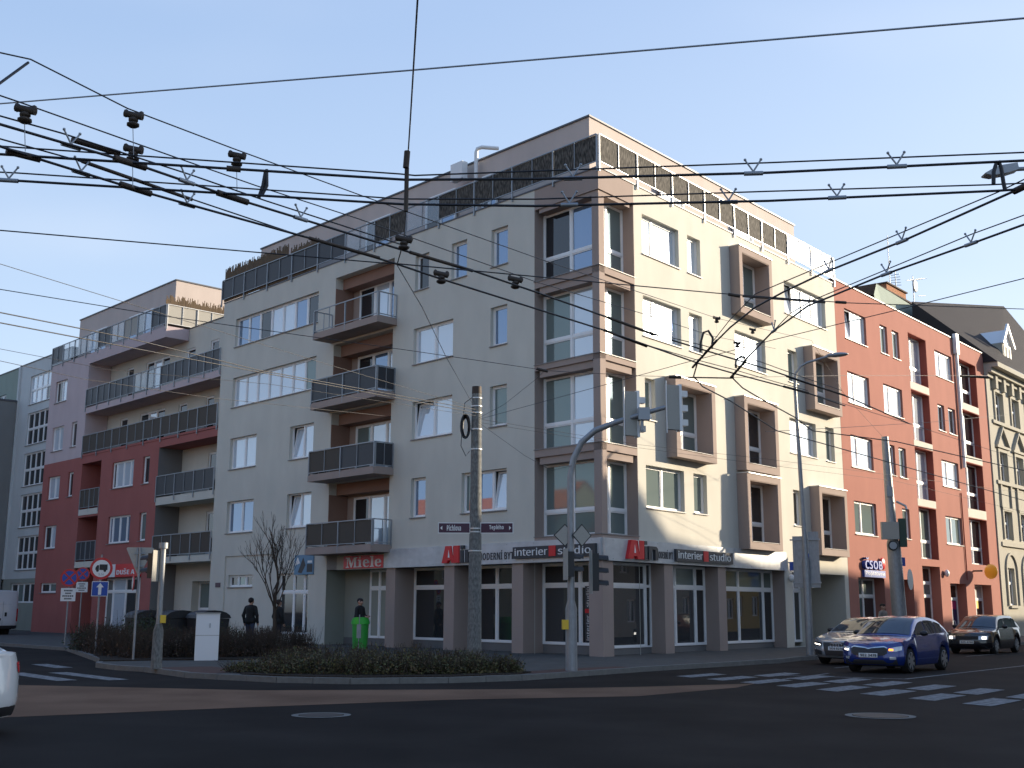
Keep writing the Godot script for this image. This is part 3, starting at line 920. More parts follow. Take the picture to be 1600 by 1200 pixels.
func red_building() -> void:
	var o := thing("red_apartment_building", "brick red rendered apartment building with tall glazed strips and beige bands", "building", RT * Vector3(30, 0, 0))
	var wins := [
		[[20.45, 23.0, 14.6, 16.1], [1, 1.7], "tp"], [[24.78, 25.7, 14.62, 16.12], [1], "g"], [[26.36, 27.28, 14.62, 16.12], [1], "g"], [[32.5, 35.2, 14.64, 16.14], [1, 1.5], "pp"],
		[[20.45, 23.0, 11.44, 12.98], [1, 1.7], "pp"], [[24.78, 27.27, 11.49, 13.02], [1, 1.6], "pp"], [[32.4, 33.44, 11.52, 13.02], [1], "d"], [[34.05, 35.2, 11.52, 13.02], [1], "d"],
		[[20.43, 23.0, 8.33, 9.88], [1, 1.7], "pp"], [[24.9, 25.8, 8.36, 9.9], [1], "d"], [[26.32, 27.28, 8.34, 9.9], [1], "g"], [[32.44, 35.1, 8.4, 9.88], [1, 1.5], "pp"],
		[[20.42, 23.0, 5.16, 6.72], [1, 1.7], "gg"], [[26.3, 27.26, 5.22, 6.75], [1], "g"], [[32.46, 35.0, 5.22, 6.76], [1, 1.3], "gg"]]
	var tall := [[28.6, 31.22, 13.72, 16.42, "pp"], [28.55, 31.2, 10.55, 13.28, "pp"], [28.55, 31.2, 7.43, 10.18, "pp"], [28.55, 31.1, 4.29, 7.02, "gg"],
		[36.38, 39.4, 13.68, 16.3, "pd"], [36.3, 39.4, 10.55, 13.25, "pd"], [36.25, 39.35, 7.43, 10.14, "pd"], [36.25, 39.35, 4.24, 6.9, "pd"]]
	var shops := [[20.45, 23.5, 0.15, 3.14], [25.6, 27.22, 0.15, 3.16], [28.55, 31.08, 0.15, 3.92], [32.49, 35.0, 0.15, 3.09], [36.39, 39.3, 0.15, 3.1]]
	var holes := []
	for w in wins: holes.append([w[0][0], w[0][1], w[0][2], w[0][3], 0.16])
	for w in tall: holes.append([w[0], w[1], w[2], w[3], 0.45])
	for w in shops: holes.append([w[0], w[1], w[2], w[3], 0.6])
	var b := mb(RT)
	wall(b, 19.38, 40.95, 0.0, 17.3, holes)
	part(b, "wall", M.red, o)
	for w in wins:
		window(o, RT, w[0], 0.14, w[1], [1], w[2])
	for w in tall:
		window(o, RT, [w[0], w[1], w[2], w[3]], 0.42, [1, 1.1], [1, 1.9], w[4] + w[4], false)
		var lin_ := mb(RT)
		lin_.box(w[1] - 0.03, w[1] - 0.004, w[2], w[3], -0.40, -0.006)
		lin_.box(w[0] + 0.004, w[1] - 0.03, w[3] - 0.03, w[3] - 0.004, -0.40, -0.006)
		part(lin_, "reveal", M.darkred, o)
	for k in shops.size():
		var w: Array = shops[k]
		window(o, RT, w, 0.55, [1, 0.8] if k != 2 else [1, 1], [2.0, 0.75] if k != 2 else [2.2, 0.7, 0.8], ["sssg", "ssss", "sssgg", "ssgs", "wsww"][k], false, "shop_door")
	for s in [[28.5, 31.25, 13.3, 13.7], [28.5, 31.22, 10.2, 10.54], [28.5, 31.15, 7.04, 7.42], [36.3, 39.42, 13.27, 13.67], [36.25, 39.4, 10.16, 10.54], [36.2, 39.38, 6.92, 7.42]]:
		var q := mb(RT)
		q.box(s[0], s[1], s[2], s[3], -0.2, 0.006)
		part(q, "beige_band", M.beige, o)
	b = mb(RT)
	b.box(19.38, 41.0, 17.3, 17.36, -0.4, 0.05)
	part(b, "coping", M.coping, o)
	b = mb(RT)
	b.box(19.4, 40.93, 17.0, 17.29, -11.0, -0.004)
	b.box(19.42, 40.9, 0.0, 17.0, -11.0, -0.7)
	part(b, "core", M.plinth, o)
	b = mb(RT)
	b.box(40.93, 40.95, 0.0, 17.3, -3.0, -0.004)
	part(b, "end_wall", M.red, o)
	b = mb(RT)
	b.tube([Vector3(35.75, 17.55, 0.12), Vector3(35.78, 9.7, 0.12)], 0.10, 10)
	b.box(35.55, 35.98, 16.4, 17.6, 0.03, 0.25)
	part(b, "downpipe", M.white, o)
	b = mb(RT)
	b.tube([Vector3(35.1, 8.2, 0.05), Vector3(35.15, 3.3, 0.05)], 0.035, 6)
	part(b, "cable_pipe", M.darkred, o)
	b = mb(RT)
	b.ball(Vector3(31.7, 3.6, 0.14), Vector3(0.16, 0.2, 0.14))
	part(b, "wall_lamp", M.white, o)

	# the house behind it: green gable wall, roof and chimneys, aerials
	o = thing("green_gabled_house", "pale green gable wall and brown ridge roof rising behind the red building", "house", RT * Vector3(42, 17, -7))
	var t := RT
	b = mb(t)
	var s := [Vector3(35.2, 17.0, -4.6), Vector3(35.2, 21.05, -4.6), Vector3(37.1, 21.9, -5.0), Vector3(35.2, 17.0, -9.0)]
	b.quad(Vector3(35.2, 17.0, -4.0), Vector3(35.2, 20.7, -4.4), Vector3(37.19, 21.95, -5.0), Vector3(37.19, 17.0, -4.0))
	b.quad(Vector3(37.19, 17.0, -4.0), Vector3(37.19, 21.95, -5.0), Vector3(56.0, 21.2, -5.0), Vector3(56.0, 17.0, -4.0))
	s = s
	part(b, "gable_wall", M.sage, o)
	b = mb(t)
	b.box(37.3, 60.0, 21.3, 22.0, -12.0, -5.1)
	b.quad(Vector3(37.1, 21.92, -4.98), Vector3(37.3, 22.1, -5.2), Vector3(60.0, 22.05, -5.2), Vector3(60.0, 21.4, -4.9))
	part(b, "roof", M.roof_brown, o)
	for k in [[39.6, 42.9, 22.0, 22.55], [47.0, 49.4, 22.0, 22.7], [51.5, 55.0, 22.0, 22.9]]:
		b = mb(t)
		b.box(k[0], k[1], k[2] - 0.6, k[3], -6.2, -5.3)
		var ch := part(b, "chimney", M.brick, o)
		b = mb(t)
		b.box(k[0] - 0.1, k[1] + 0.1, k[3], k[3] + 0.09, -6.3, -5.2)
		part(b, "cap", M.roof_brown, ch)
	o = thing("roof_aerials", "thin mast, television aerial and satellite dishes above brick chimney", "aerial", t * Vector3(42, 22.5, -5.6))
	b = mb(t)
	b.tube([Vector3(41.0, 22.5, -5.6), Vector3(41.0, 26.2, -5.6)], 0.025, 6)
	b.tube([Vector3(42.0, 22.5, -5.6), Vector3(42.0, 24.0, -5.6)], 0.03, 6)
	b.tube([Vector3(44.6, 22.0, -5.4), Vector3(44.6, 24.2, -5.4)], 0.03, 6)
	b.tube([Vector3(43.4, 23.6, -5.4), Vector3(46.4, 24.4, -5.2)], 0.025, 6)
	b.tube([Vector3(45.2, 22.9, -5.3), Vector3(46.2, 23.1, -5.2)], 0.03, 6)
	for k in 5:
		b.tube([Vector3(45.0 + k * 0.3, 24.0 + k * 0.08, -5.0), Vector3(45.0 + k * 0.3, 24.0 + k * 0.08, -5.7)], 0.012, 5)
		b.tube([Vector3(41.8 + 0.05 * k, 23.0 + k * 0.18, -5.9), Vector3(42.2 - 0.05 * k, 23.0 + k * 0.18, -5.3)], 0.02, 5)
	part(b, "mast", M.steel, o)
	for d in [Vector3(44.7, 23.5, -5.3), Vector3(45.2, 21.9, -5.2)]:
		b = mb(t)
		b.ball(d, Vector3(0.42, 0.48, 0.1), 12)
		part(b, "dish", M.steel, o)

func grey_townhouse() -> void:
	var o := thing("old_townhouse", "old pale stone townhouse with arched ground floor windows, pediments and dark steep roof", "house", RT * Vector3(46, 0, 0))
	var t := RT
	var b := mb(t)
	var holes := []
	var cols := [43.3, 46.55, 49.8, 53.0]
	for x in cols:
		holes.append([x - 0.75, x + 0.75, 13.3, 15.15, 0.25])
		holes.append([x - 0.72, x + 0.72, 9.55, 11.35, 0.25])
		holes.append([x - 0.72, x + 0.72, 5.95, 7.65, 0.25])
		holes.append([x - 0.62, x + 0.62, 1.95, 4.2, 0.25])
	wall(b, 40.97, 56.0, 0.0, 16.6, holes)
	part(b, "wall", M.stone, o)
	for x in cols:
		for y in [[13.3, 15.15, 0.75], [9.55, 11.35, 0.72], [5.95, 7.65, 0.72], [1.95, 4.2, 0.62]]:
			window(o, t, [x - y[2], x + y[2], y[0], y[1]], 0.22, [1, 1], [1.5, 1], "gdgd", false)
		# moulded surrounds, pediments, aprons
		b = mb(t)
		for y in [[13.3, 15.15], [9.55, 11.35], [5.95, 7.65]]:
			b.box(x - 0.98, x - 0.76, y[0], y[1] + 0.2, 0.0, 0.09)
			b.box(x + 0.76, x + 0.98, y[0], y[1] + 0.2, 0.0, 0.09)
			b.box(x - 0.76, x + 0.76, y[1] + 0.02, y[1] + 0.2, 0.0, 0.088)
		b.prism(PackedVector2Array([Vector2(x - 1.25, 11.75), Vector2(x - 1.1, 11.75), Vector2(x, 12.85), Vector2(x + 1.1, 11.75), Vector2(x + 1.25, 11.75), Vector2(x, 13.02)]), 0.0, 0.2)
		b.box(x - 1.3, x + 1.3, 11.6, 11.75, 0.0, 0.18)
		b.box(x - 1.1, x - 0.85, 7.9, 9.3, 0.0, 0.12)
		b.box(x + 0.85, x + 1.1, 7.9, 9.3, 0.0, 0.12)
		b.box(x - 1.0, x + 1.0, 7.75, 7.9, 0.0, 0.12)
		b.box(x - 0.85, x + 0.85, 1.78, 1.92, 0.0, 0.14)
		var arch := PackedVector2Array()
		for k in 13:
			var a := PI * k / 12
			arch.append(Vector2(x + cos(a) * 1.15, 4.0 + sin(a) * 1.15))
		for k in range(12, -1, -1):
			var a := PI * k / 12
			arch.append(Vector2(x + cos(a) * 1.0, 4.0 + sin(a) * 1.0))
		b.prism(arch, 0.0, 0.10)
		b.box(x - 1.15, x - 1.0, 1.92, 4.0, 0.0, 0.10)
		b.box(x + 1.0, x + 1.15, 1.92, 4.0, 0.0, 0.10)
		part(b, "window_surround", M.stone, o)
	b = mb(t)
	for y in [[13.08, 13.28, 0.16], [9.3, 9.52, 0.16], [5.5, 5.75, 0.14]]:
		b.box(41.6, 56.0, y[0], y[1], 0.0, y[2])
	b.box(41.0, 41.7, 0.0, 15.9, 0.0, 0.07)
	part(b, "string_course", M.stone, o)
	b = mb(t)
	b.box(40.98, 56.0, 15.9, 16.15, 0.0, 0.2)
	b.box(40.98, 56.0, 16.15, 16.45, 0.0, 0.45)
	b.box(40.98, 56.0, 16.45, 16.75, -0.2, 0.85)
	for k in 8:
		b.box(42.2 + k * 1.6, 42.6 + k * 1.6, 15.3, 16.14, 0.0, 0.3)
	part(b, "cornice", M.stone, o)
	b = mb(t)
	b.quad(Vector3(40.9, 16.76, 0.85), Vector3(40.9, 21.4, -4.2), Vector3(62.0, 25.5, -4.6), Vector3(62.0, 16.76, 0.85))
	b.quad(Vector3(40.9, 16.76, 0.85), Vector3(40.9, 16.76, -4.2), Vector3(40.9, 21.4, -4.2), Vector3(40.9, 21.4, -4.2))
	b.box(41.0, 62.0, 16.3, 16.76, -5.0, -0.2)
	part(b, "roof", M.roof_dark, o)
	# dormer
	b = mb(t)
	b.box(44.6, 46.4, 17.4, 18.7, -1.6, 0.15)
	var dm := part(b, "dormer", M.stone, o)
	b = mb(t)
	b.prism(PackedVector2Array([Vector2(44.2, 18.6), Vector2(45.5, 20.1), Vector2(46.8, 18.6), Vector2(46.6, 18.55), Vector2(45.5, 19.75), Vector2(44.4, 18.55)]), 0.2, 0.35)
	b.prism(PackedVector2Array([Vector2(44.6, 18.7), Vector2(45.5, 19.7), Vector2(46.4, 18.7)]), -1.6, 0.1)
	part(b, "gable_trim", M.white, dm)
	window(o, t, [44.85, 46.15, 17.5, 18.6], -0.16, [1, 1], [1], "gd", false)
	b = mb(t)
	b.box(41.0, 56.0, 0.0, 16.2, -9.0, -0.6)
	part(b, "core", M.plinth, o)

func plain_house(t: Transform3D, called: String, label: String, x0: float, x1: float, eave: float, ridge: float, depth: float, wm: Material, rm: Material, storeys: int, cross := 0.0, group := "") -> void:
	var o := thing(called, label, "house", t * Vector3((x0 + x1) / 2, 0, 0), 0.0, group)
	var b := mb(t)
	var holes := []
	var n := int((x1 - x0) / 2.6)
	for k in storeys:
		for i in n:
			var x := x0 + (i + 0.5) * (x1 - x0) / n
			var y := 1.0 + k * (eave - 0.6) / storeys
			holes.append([x - 0.55, x + 0.55, y, y + 1.6, 0.2])
	wall(b, x0, x1, 0.0, eave, holes)
	b.box(x0, x1, 0.0, eave, -depth, -0.25)
	b.box(x0, x0 + 0.02, 0.0, eave, -0.25, -0.003)
	b.box(x1 - 0.02, x1, 0.0, eave, -0.25, -0.003)
	for x in [x0, x1 - 0.3]:
		b.T = t * Transform3D(Basis(Vector3.UP, -PI / 2), Vector3(x + 0.3, 0, 0))
		b.prism(PackedVector2Array([Vector2(-depth, eave), Vector2(-depth / 2, ridge - 0.15), Vector2(0, eave)]), 0.0, 0.3)
	part(b, "wall", wm, o)
	for h in holes:
		window(o, t, [h[0], h[1], h[2], h[3]], 0.16, [1, 1], [1], "dd", false)
	b = mb(t)
	b.quad(Vector3(x0 - 0.1, eave, 0.4), Vector3(x0 - 0.1, ridge, -depth / 2), Vector3(x1 + 0.1, ridge, -depth / 2), Vector3(x1 + 0.1, eave, 0.4))
	b.quad(Vector3(x1 + 0.1, eave, -depth - 0.4), Vector3(x1 + 0.1, ridge, -depth / 2), Vector3(x0 - 0.1, ridge, -depth / 2), Vector3(x0 - 0.1, eave, -depth - 0.4))
	if cross > 0.0:
		var xc := x1 - 5.5
		b.prism(PackedVector2Array([Vector2(xc - 4.2, eave), Vector2(xc, eave + cross), Vector2(xc + 4.2, eave)]), -depth / 2, 0.1)
	part(b, "roof", rm, o)

func houses_around() -> void:
	# the row across the right-hand street, whose roofs shade the crossing and the foot of the right front
	var t := RT * Transform3D(Basis(Vector3.UP, PI), Vector3(0, 0, 23.5))
	plain_house(t, "opposite_house", "cream house with a cross gable at the corner opposite the arcade", -17.0, 2.0, 14.6, 18.4, 11.0, M.cream, M.roof_orange, 4)
	plain_house(t, "opposite_house", "grey rendered house in the row opposite the arcade", -34.0, -17.0, 14.4, 18.2, 11.0, M.greygreen, M.roof_dark, 4)
	plain_house(t, "opposite_house", "stone coloured house with a pointed cross gable in the row opposite", -50.0, -34.0, 14.2, 18.2, 11.0, M.stone, M.roof_dark, 4, 3.4)
	plain_house(t, "opposite_house", "ochre house with a dark roof in the row opposite the red building", -66.0, -50.0, 13.4, 17.2, 11.0, M.ochre, M.roof_dark, 4)
	plain_house(t, "opposite_house", "low sage green house farther along the row opposite", -92.0, -66.0, 11.4, 15.0, 11.0, M.sage, M.roof_orange, 3)
	# the row across the left-hand street, which the left windows mirror
	t = LT * Transform3D(Basis(Vector3.UP, PI), Vector3(0, 0, 34.0))
	plain_house(t, "side_street_house", "yellow house with an orange tile roof across the left street", 2.0, 16.0, 6.4, 10.6, 10.0, M.ochre, M.roof_orange, 2)
	plain_house(t, "side_street_house", "cream house with an orange tile roof across the left street", 20.0, 34.0, 6.6, 10.8, 10.0, M.cream, M.roof_orange, 2)
	plain_house(t, "side_street_house", "tall cream house with an orange roof far along the left street", 38.0, 60.0, 7.2, 11.6, 10.0, M.cream, M.roof_orange, 2)
	plain_house(t, "side_street_house", "sage green house with a brown roof across the left street", -20.0, -2.0, 6.5, 10.5, 10.0, M.sage, M.roof_brown, 2)

# ---------------------------------------------------------------- ground

func sheet(pts: Array, y: float, called: String, m: Material, parent: Node = null, thick := 0.0) -> MeshInstance3D:
	var b := mb()
	var poly := PackedVector2Array()
	for p in pts:
		poly.append(p if p is Vector2 else Vector2(p[0], p[1]))
	if thick > 0.0:
		b.slab(poly, y - thick, y)
	else:
		if Geometry2D.is_polygon_clockwise(poly):
			poly.reverse()
		var t := Geometry2D.triangulate_polygon(poly)
		for k in range(0, t.size(), 3):
			var p := poly[t[k]]; var q := poly[t[k + 1]]; var r := poly[t[k + 2]]
			if (q - p).cross(r - p) < 0:
				var w := q; q = r; r = w
			b.tri(Vector3(p.x, y, p.y), Vector3(q.x, y, q.y), Vector3(r.x, y, r.y), Vector3.UP, Vector3.UP, Vector3.UP)
	if parent:
		return part(b, called, m, parent)
	return structure(b, called, m)

func at_r(u: float, d: float) -> Vector2:
	var p := RT * Vector3(u, 0, d)
	return Vector2(p.x, p.z)

func at_l(u: float, d: float) -> Vector2:
	var p := LT * Vector3(-u, 0, d)
	return Vector2(p.x, p.z)

func ground() -> void:
	sheet([[-260, 120], [260, 120], [260, -420], [-260, -420]], 0.0, "road", M.asphalt)
	# the reddish surfaced strip that bends round the corner
	sheet([[-34, -26.8], [-11.1, -25.85], [-5.2, -24.4], [0.0, -25.0], [2.8, -25.9], [5.6, -27.2], [4.9, -25.8], [2.5, -23.2], [-1.2, -22.1], [-4.35, -20.4], [-7.7, -18.4], [-34, -9.0]], 0.004, "red_asphalt_strip", M.asphalt_brown)
	# pavement of the corner, with its kerb
	var kerb := [at_r(70, 4.74), at_r(30, 4.74), at_r(10, 4.74), at_r(4.6, 4.70), at_r(2.5, 5.0), Vector2(3.48, -31.94), Vector2(1.97, -30.06), Vector2(0.25, -27.95), Vector2(-1.42, -26.95), Vector2(-3.58, -26.45), Vector2(-5.3, -26.9), Vector2(-6.9, -27.93), Vector2(-7.85, -28.63), Vector2(-9.62, -31.1), Vector2(-10.66, -31.93), Vector2(-11.63, -33.22), Vector2(-12.35, -35.7), Vector2(-17.4, -46.1), at_l(17.5, 9.9), at_l(50, 9.9), at_l(90, 9.9)]
	var poly := kerb.duplicate()
	poly.append_array([at_l(90, -3.0), at_l(30, -3.0), CORNER_IN, at_r(30, -3.0), at_r(70, -3.0)])
	sheet(poly, PAVE, "pavement", M.pavement, null, 0.1)
	var ks := Node3D.new()
	ks.name = "kerb"
	add_child(ks)
	ks.set_meta("kind", "structure")
	var carry := 0.0
	for i in kerb.size() - 1:
		var a: Vector2 = kerb[i]; var b: Vector2 = kerb[i + 1]
		var l := a.distance_to(b)
		var d := (b - a) / l
		var nrm := Vector2(-d.y, d.x)
		var n := maxi(1, int(round(l / 1.0))) if absf(a.x) < 30 and a.y > -75 else maxi(1, int(l / 12.0))
		for k in n:
			var p := a + d * (l * k / n + 0.006); var q := a + d * (l * (k + 1) / n - 0.006)
			var m := mb()
			var h := PAVE + 0.012 + rng.randf_range(-0.004, 0.004)
			m.slab(PackedVector2Array([p - nrm * 0.02, q - nrm * 0.02, q + nrm * 0.13, p + nrm * 0.13]), -0.02, h)
			part(m, "kerb_stone", M.kerb, ks)
	carry = carry
	# tactile paving and planting beds
	sheet([[0.6, -28.6], [2.1, -30.3], [3.3, -31.9], [2.9, -32.4], [1.5, -31.2], [0.2, -29.4]], PAVE + 0.004, "red_paving", M.redpave)
	sheet([[-9.3, -31.0], [-7.9, -28.9], [-7.0, -28.3], [-6.5, -29.6], [-8.0, -31.6]], PAVE + 0.004, "red_paving", M.redpave)
	sheet([[-6.3, -27.75], [-5.2, -27.15], [-3.58, -26.7], [-1.42, -27.2], [0.1, -28.15], [0.5, -29.2], [-1.0, -31.2], [-5.0, -33.0], [-7.4, -31.5]], PAVE + 0.03, "flower_bed", M.soil, null, 0.06)
	sheet([[-11.9, -34.2], [-10.6, -34.9], [-8.0, -35.6], [-6.5, -36.5], [-8.0, -44.5], [-12.0, -47.5], [-16.8, -46.0], [-12.5, -36.0]], PAVE + 0.03, "flower_bed", M.soil, null, 0.06)
	# lawns along the left street and across the road
	sheet([at_l(-4, 22), at_l(-4, 33.5), at_l(60, 33.5), at_l(60, 22)], 0.1, "lawn", M.grass, null, 0.1)
	# markings
	var z := thing("zebra_crossing", "white zebra crossing of staggered bars in front of the blue hatchback", "crossing", Vector3(7, 0, -26))
	for k in range(-4, 9):
		var p := Vector2(6.46, -25.19) + Vector2(0.575, 1.19) * k
		if k >= -4:
			sheet([p, p + Vector2(0.30, 0.57), p + Vector2(1.45, -0.83), p + Vector2(1.15, -1.40)], 0.008, "bar", M.paint, z)
		p = Vector2(7.92, -26.8) + Vector2(0.575, 1.19) * k
		if k >= -3:
			sheet([p, p + Vector2(0.28, 0.58), p + Vector2(1.45, -0.88), p + Vector2(1.15, -1.42)], 0.008, "bar", M.paint, z)
	z = thing("zebra_crossing", "faded white zebra crossing over the mouth of the side street", "crossing", Vector3(-12, 0, -31))
	for s in [[-13.9, -34.9, -12.4, -32.9], [-11.7, -30.6, -9.1, -27.6], [-12.7, -30.3, -10.2, -27.3], [-14.6, -31.2, -11.8, -27.9], [-16.4, -31.8, -13.4, -28.4]]:
		var a := Vector2(s[0], s[1]); var b := Vector2(s[2], s[3])
		var w := (b - a).orthogonal().normalized() * 0.24
		sheet([a + w, b + w, b - w, a - w], 0.008, "bar", M.paint, z)
	var lines := [[[6.5, -30.7], [9.66, -29.06], 0.07, "stop_line", "thin white stop line before the zebra crossing", ""], [[9.66, -29.06], [24.0, -46.0], 0.06, "lane_line", "long white lane line running past the blue hatchback", ""],
		[[9.4, -34.4], [11.6, -37.1], 0.05, "lane_line", "short white dash between the two traffic lanes", "lane dashes"], [[13.0, -38.8], [15.2, -41.5], 0.05, "lane_line", "short white dash between the two traffic lanes", "lane dashes"], [[16.6, -43.1], [18.9, -45.8], 0.05, "lane_line", "short white dash between the two traffic lanes", "lane dashes"], [[6.2, -28.2], [8.4, -31.4], 0.05, "lane_line", "short white dash between the two traffic lanes", "lane dashes"]]
	for s in lines:
		var a := Vector2(s[0][0], s[0][1]); var b := Vector2(s[1][0], s[1][1])
		var w: Vector2 = (b - a).orthogonal().normalized() * s[2]
		var l := mb()
		l.quad(Vector3(a.x + w.x, 0.008, a.y + w.y), Vector3(b.x + w.x, 0.008, b.y + w.y), Vector3(b.x - w.x, 0.008, b.y - w.y), Vector3(a.x - w.x, 0.008, a.y - w.y))
		tag(part(l, s[3], M.paint, self), s[4], "road marking", s[5])
	for s in [[5.92, -19.13, 0.42, "round iron manhole cover in a worn ring near the zebra crossing"], [-3.0, -18.9, 0.34, "small dark manhole cover beside the reddish strip"]]:
		var mh := thing("manhole_cover", s[3], "manhole", Vector3(s[0], 0, s[1]))
		var m := mb()
		m.tube([Vector3(s[0], -0.01, s[1]), Vector3(s[0], 0.012, s[1])], s[2], 24)
		part(m, "lid", M.rust, mh)
		m = mb()
		var ring := PackedVector2Array()
		for k in 25: ring.append(Vector2(s[0], s[1]) + Vector2.from_angle(TAU * k / 24) * (s[2] + 0.13))
		for k in range(24, -1, -1): ring.append(Vector2(s[0], s[1]) + Vector2.from_angle(TAU * k / 24) * (s[2] + 0.02))
		for k in 24:
			var p := ring[k]; var q := ring[k + 1]; var r := ring[48 - k]; var u := ring[49 - k]
			m.quad(Vector3(p.x, 0.008, p.y), Vector3(q.x, 0.008, q.y), Vector3(r.x, 0.008, r.y), Vector3(u.x, 0.008, u.y))
		part(m, "ring", M.kerb, mh)

const CORNER_IN := Vector2(3.0, -44.0)

# ---------------------------------------------------------------- lettering and signs

func text(parent: Node, t: Transform3D, s: String, x0: float, x1: float, y0: float, y1: float, z: float, m: Material, font := "Droid Sans", weight := 700, depth := 0.03, called := "lettering", italic := false) -> MeshInstance3D:
	var f := SystemFont.new()
	f.font_names = PackedStringArray([font])
	f.font_weight = weight
	f.font_italic = italic
	var tm := TextMesh.new()
	tm.text = s
	tm.font = f
	tm.font_size = 32
	tm.pixel_size = 0.01
	tm.depth = 0.1
	tm.curve_step = 2.0
	tm.material = m
	var a := tm.get_aabb()
	var o := MeshInstance3D.new()
	o.name = called
	o.mesh = tm
	parent.add_child(o, true)
	var sx := (x1 - x0) / maxf(a.size.x, 0.001)
	var sy := (y1 - y0) / maxf(a.size.y, 0.001)
	var c := a.get_center()
	o.global_transform = t * Transform3D(Basis.from_scale(Vector3(sx, sy, depth / 0.1)), Vector3((x0 + x1) / 2 - c.x * sx, (y0 + y1) / 2 - c.y * sy, z + depth / 2))
	return o

func plate_box(t: Transform3D, x0: float, x1: float, y0: float, y1: float, z0: float, z1: float, called: String, m: Material, parent: Node) -> MeshInstance3D:
	var b := mb(t)
	b.box(x0, x1, y0, y1, z0, z1)
	return part(b, called, m, parent)

func studio_sign(o: Node, t: Transform3D, x0: float, x1: float, y0: float, y1: float) -> void:
	plate_box(t, x0, x1, y0, y1, 0.09, 0.19, "dark_board", M.letter_dark, o)
	var w := x1 - x0
	var h := y1 - y0
	text(o, t, "interier", x0 + w * 0.03, x0 + w * 0.44, y0 + h * 0.22, y1 - h * 0.14, 0.19, M.white, "Droid Sans", 400, 0.02)
	plate_box(t, x0 + w * 0.46, x0 + w * 0.54, y0 + h * 0.1, y1 - h * 0.02, 0.19, 0.215, "red_square", M.letter_red, o)
	text(o, t, "studio", x0 + w * 0.57, x0 + w * 0.95, y0 + h * 0.22, y1 - h * 0.14, 0.19, M.white, "Droid Sans", 400, 0.02)

func logo(o: Node, t: Transform3D, x0: float, x1: float) -> void:
	var w := x1 - x0
	# slanted A, l and the dark "in"
	var b := mb(t)
	var p := func(a: Array) -> PackedVector2Array:
		var q := PackedVector2Array()
		for v in a: q.append(Vector2(x0 + v[0] * w, 3.34 + v[1] * 0.64))
		return q
	b.prism(p.call([[0.0, 0.0], [0.11, 1.0], [0.27, 1.0], [0.36, 0.25], [0.36, 1.0], [0.52, 1.0], [0.52, 0.0], [0.30, 0.0], [0.29, 0.16], [0.19, 0.16], [0.16, 0.0]]), 0.09, 0.22)
	part(b, "red_letters", M.letter_red, o)
	b = mb(t)
	b.prism(p.call([[0.195, 0.32], [0.25, 0.32], [0.215, 0.78]]), 0.221, 0.224)
	b.prism(p.call([[0.315, 1.0], [0.34, 1.0], [0.36, 0.4]]), 0.221, 0.224)
	part(b, "pale_gaps", M.white, o)
	b = mb(t)
	b.prism(p.call([[0.555, 0.0], [0.64, 0.0], [0.64, 0.72], [0.555, 0.72]]), 0.09, 0.2)
	b.prism(p.call([[0.555, 0.8], [0.64, 0.8], [0.64, 1.0], [0.555, 1.0]]), 0.09, 0.2)
	b.prism(p.call([[0.69, 0.0], [0.69, 0.74], [0.94, 0.74], [1.0, 0.62], [1.0, 0.0], [0.91, 0.0], [0.91, 0.58], [0.79, 0.58], [0.79, 0.0]]), 0.09, 0.2)
	part(b, "dark_letters", M.letter_dark, o)
	b = mb(t)
	b.prism(p.call([[0.525, 0.0], [0.545, 0.0], [0.545, 1.0], [0.525, 1.0]]), 0.09, 0.16)
	b.prism(p.call([[0.65, 0.0], [0.67, 0.0], [0.67, 0.74], [0.65, 0.74]]), 0.09, 0.16)
	part(b, "pale_letter_edges", M.white, o)

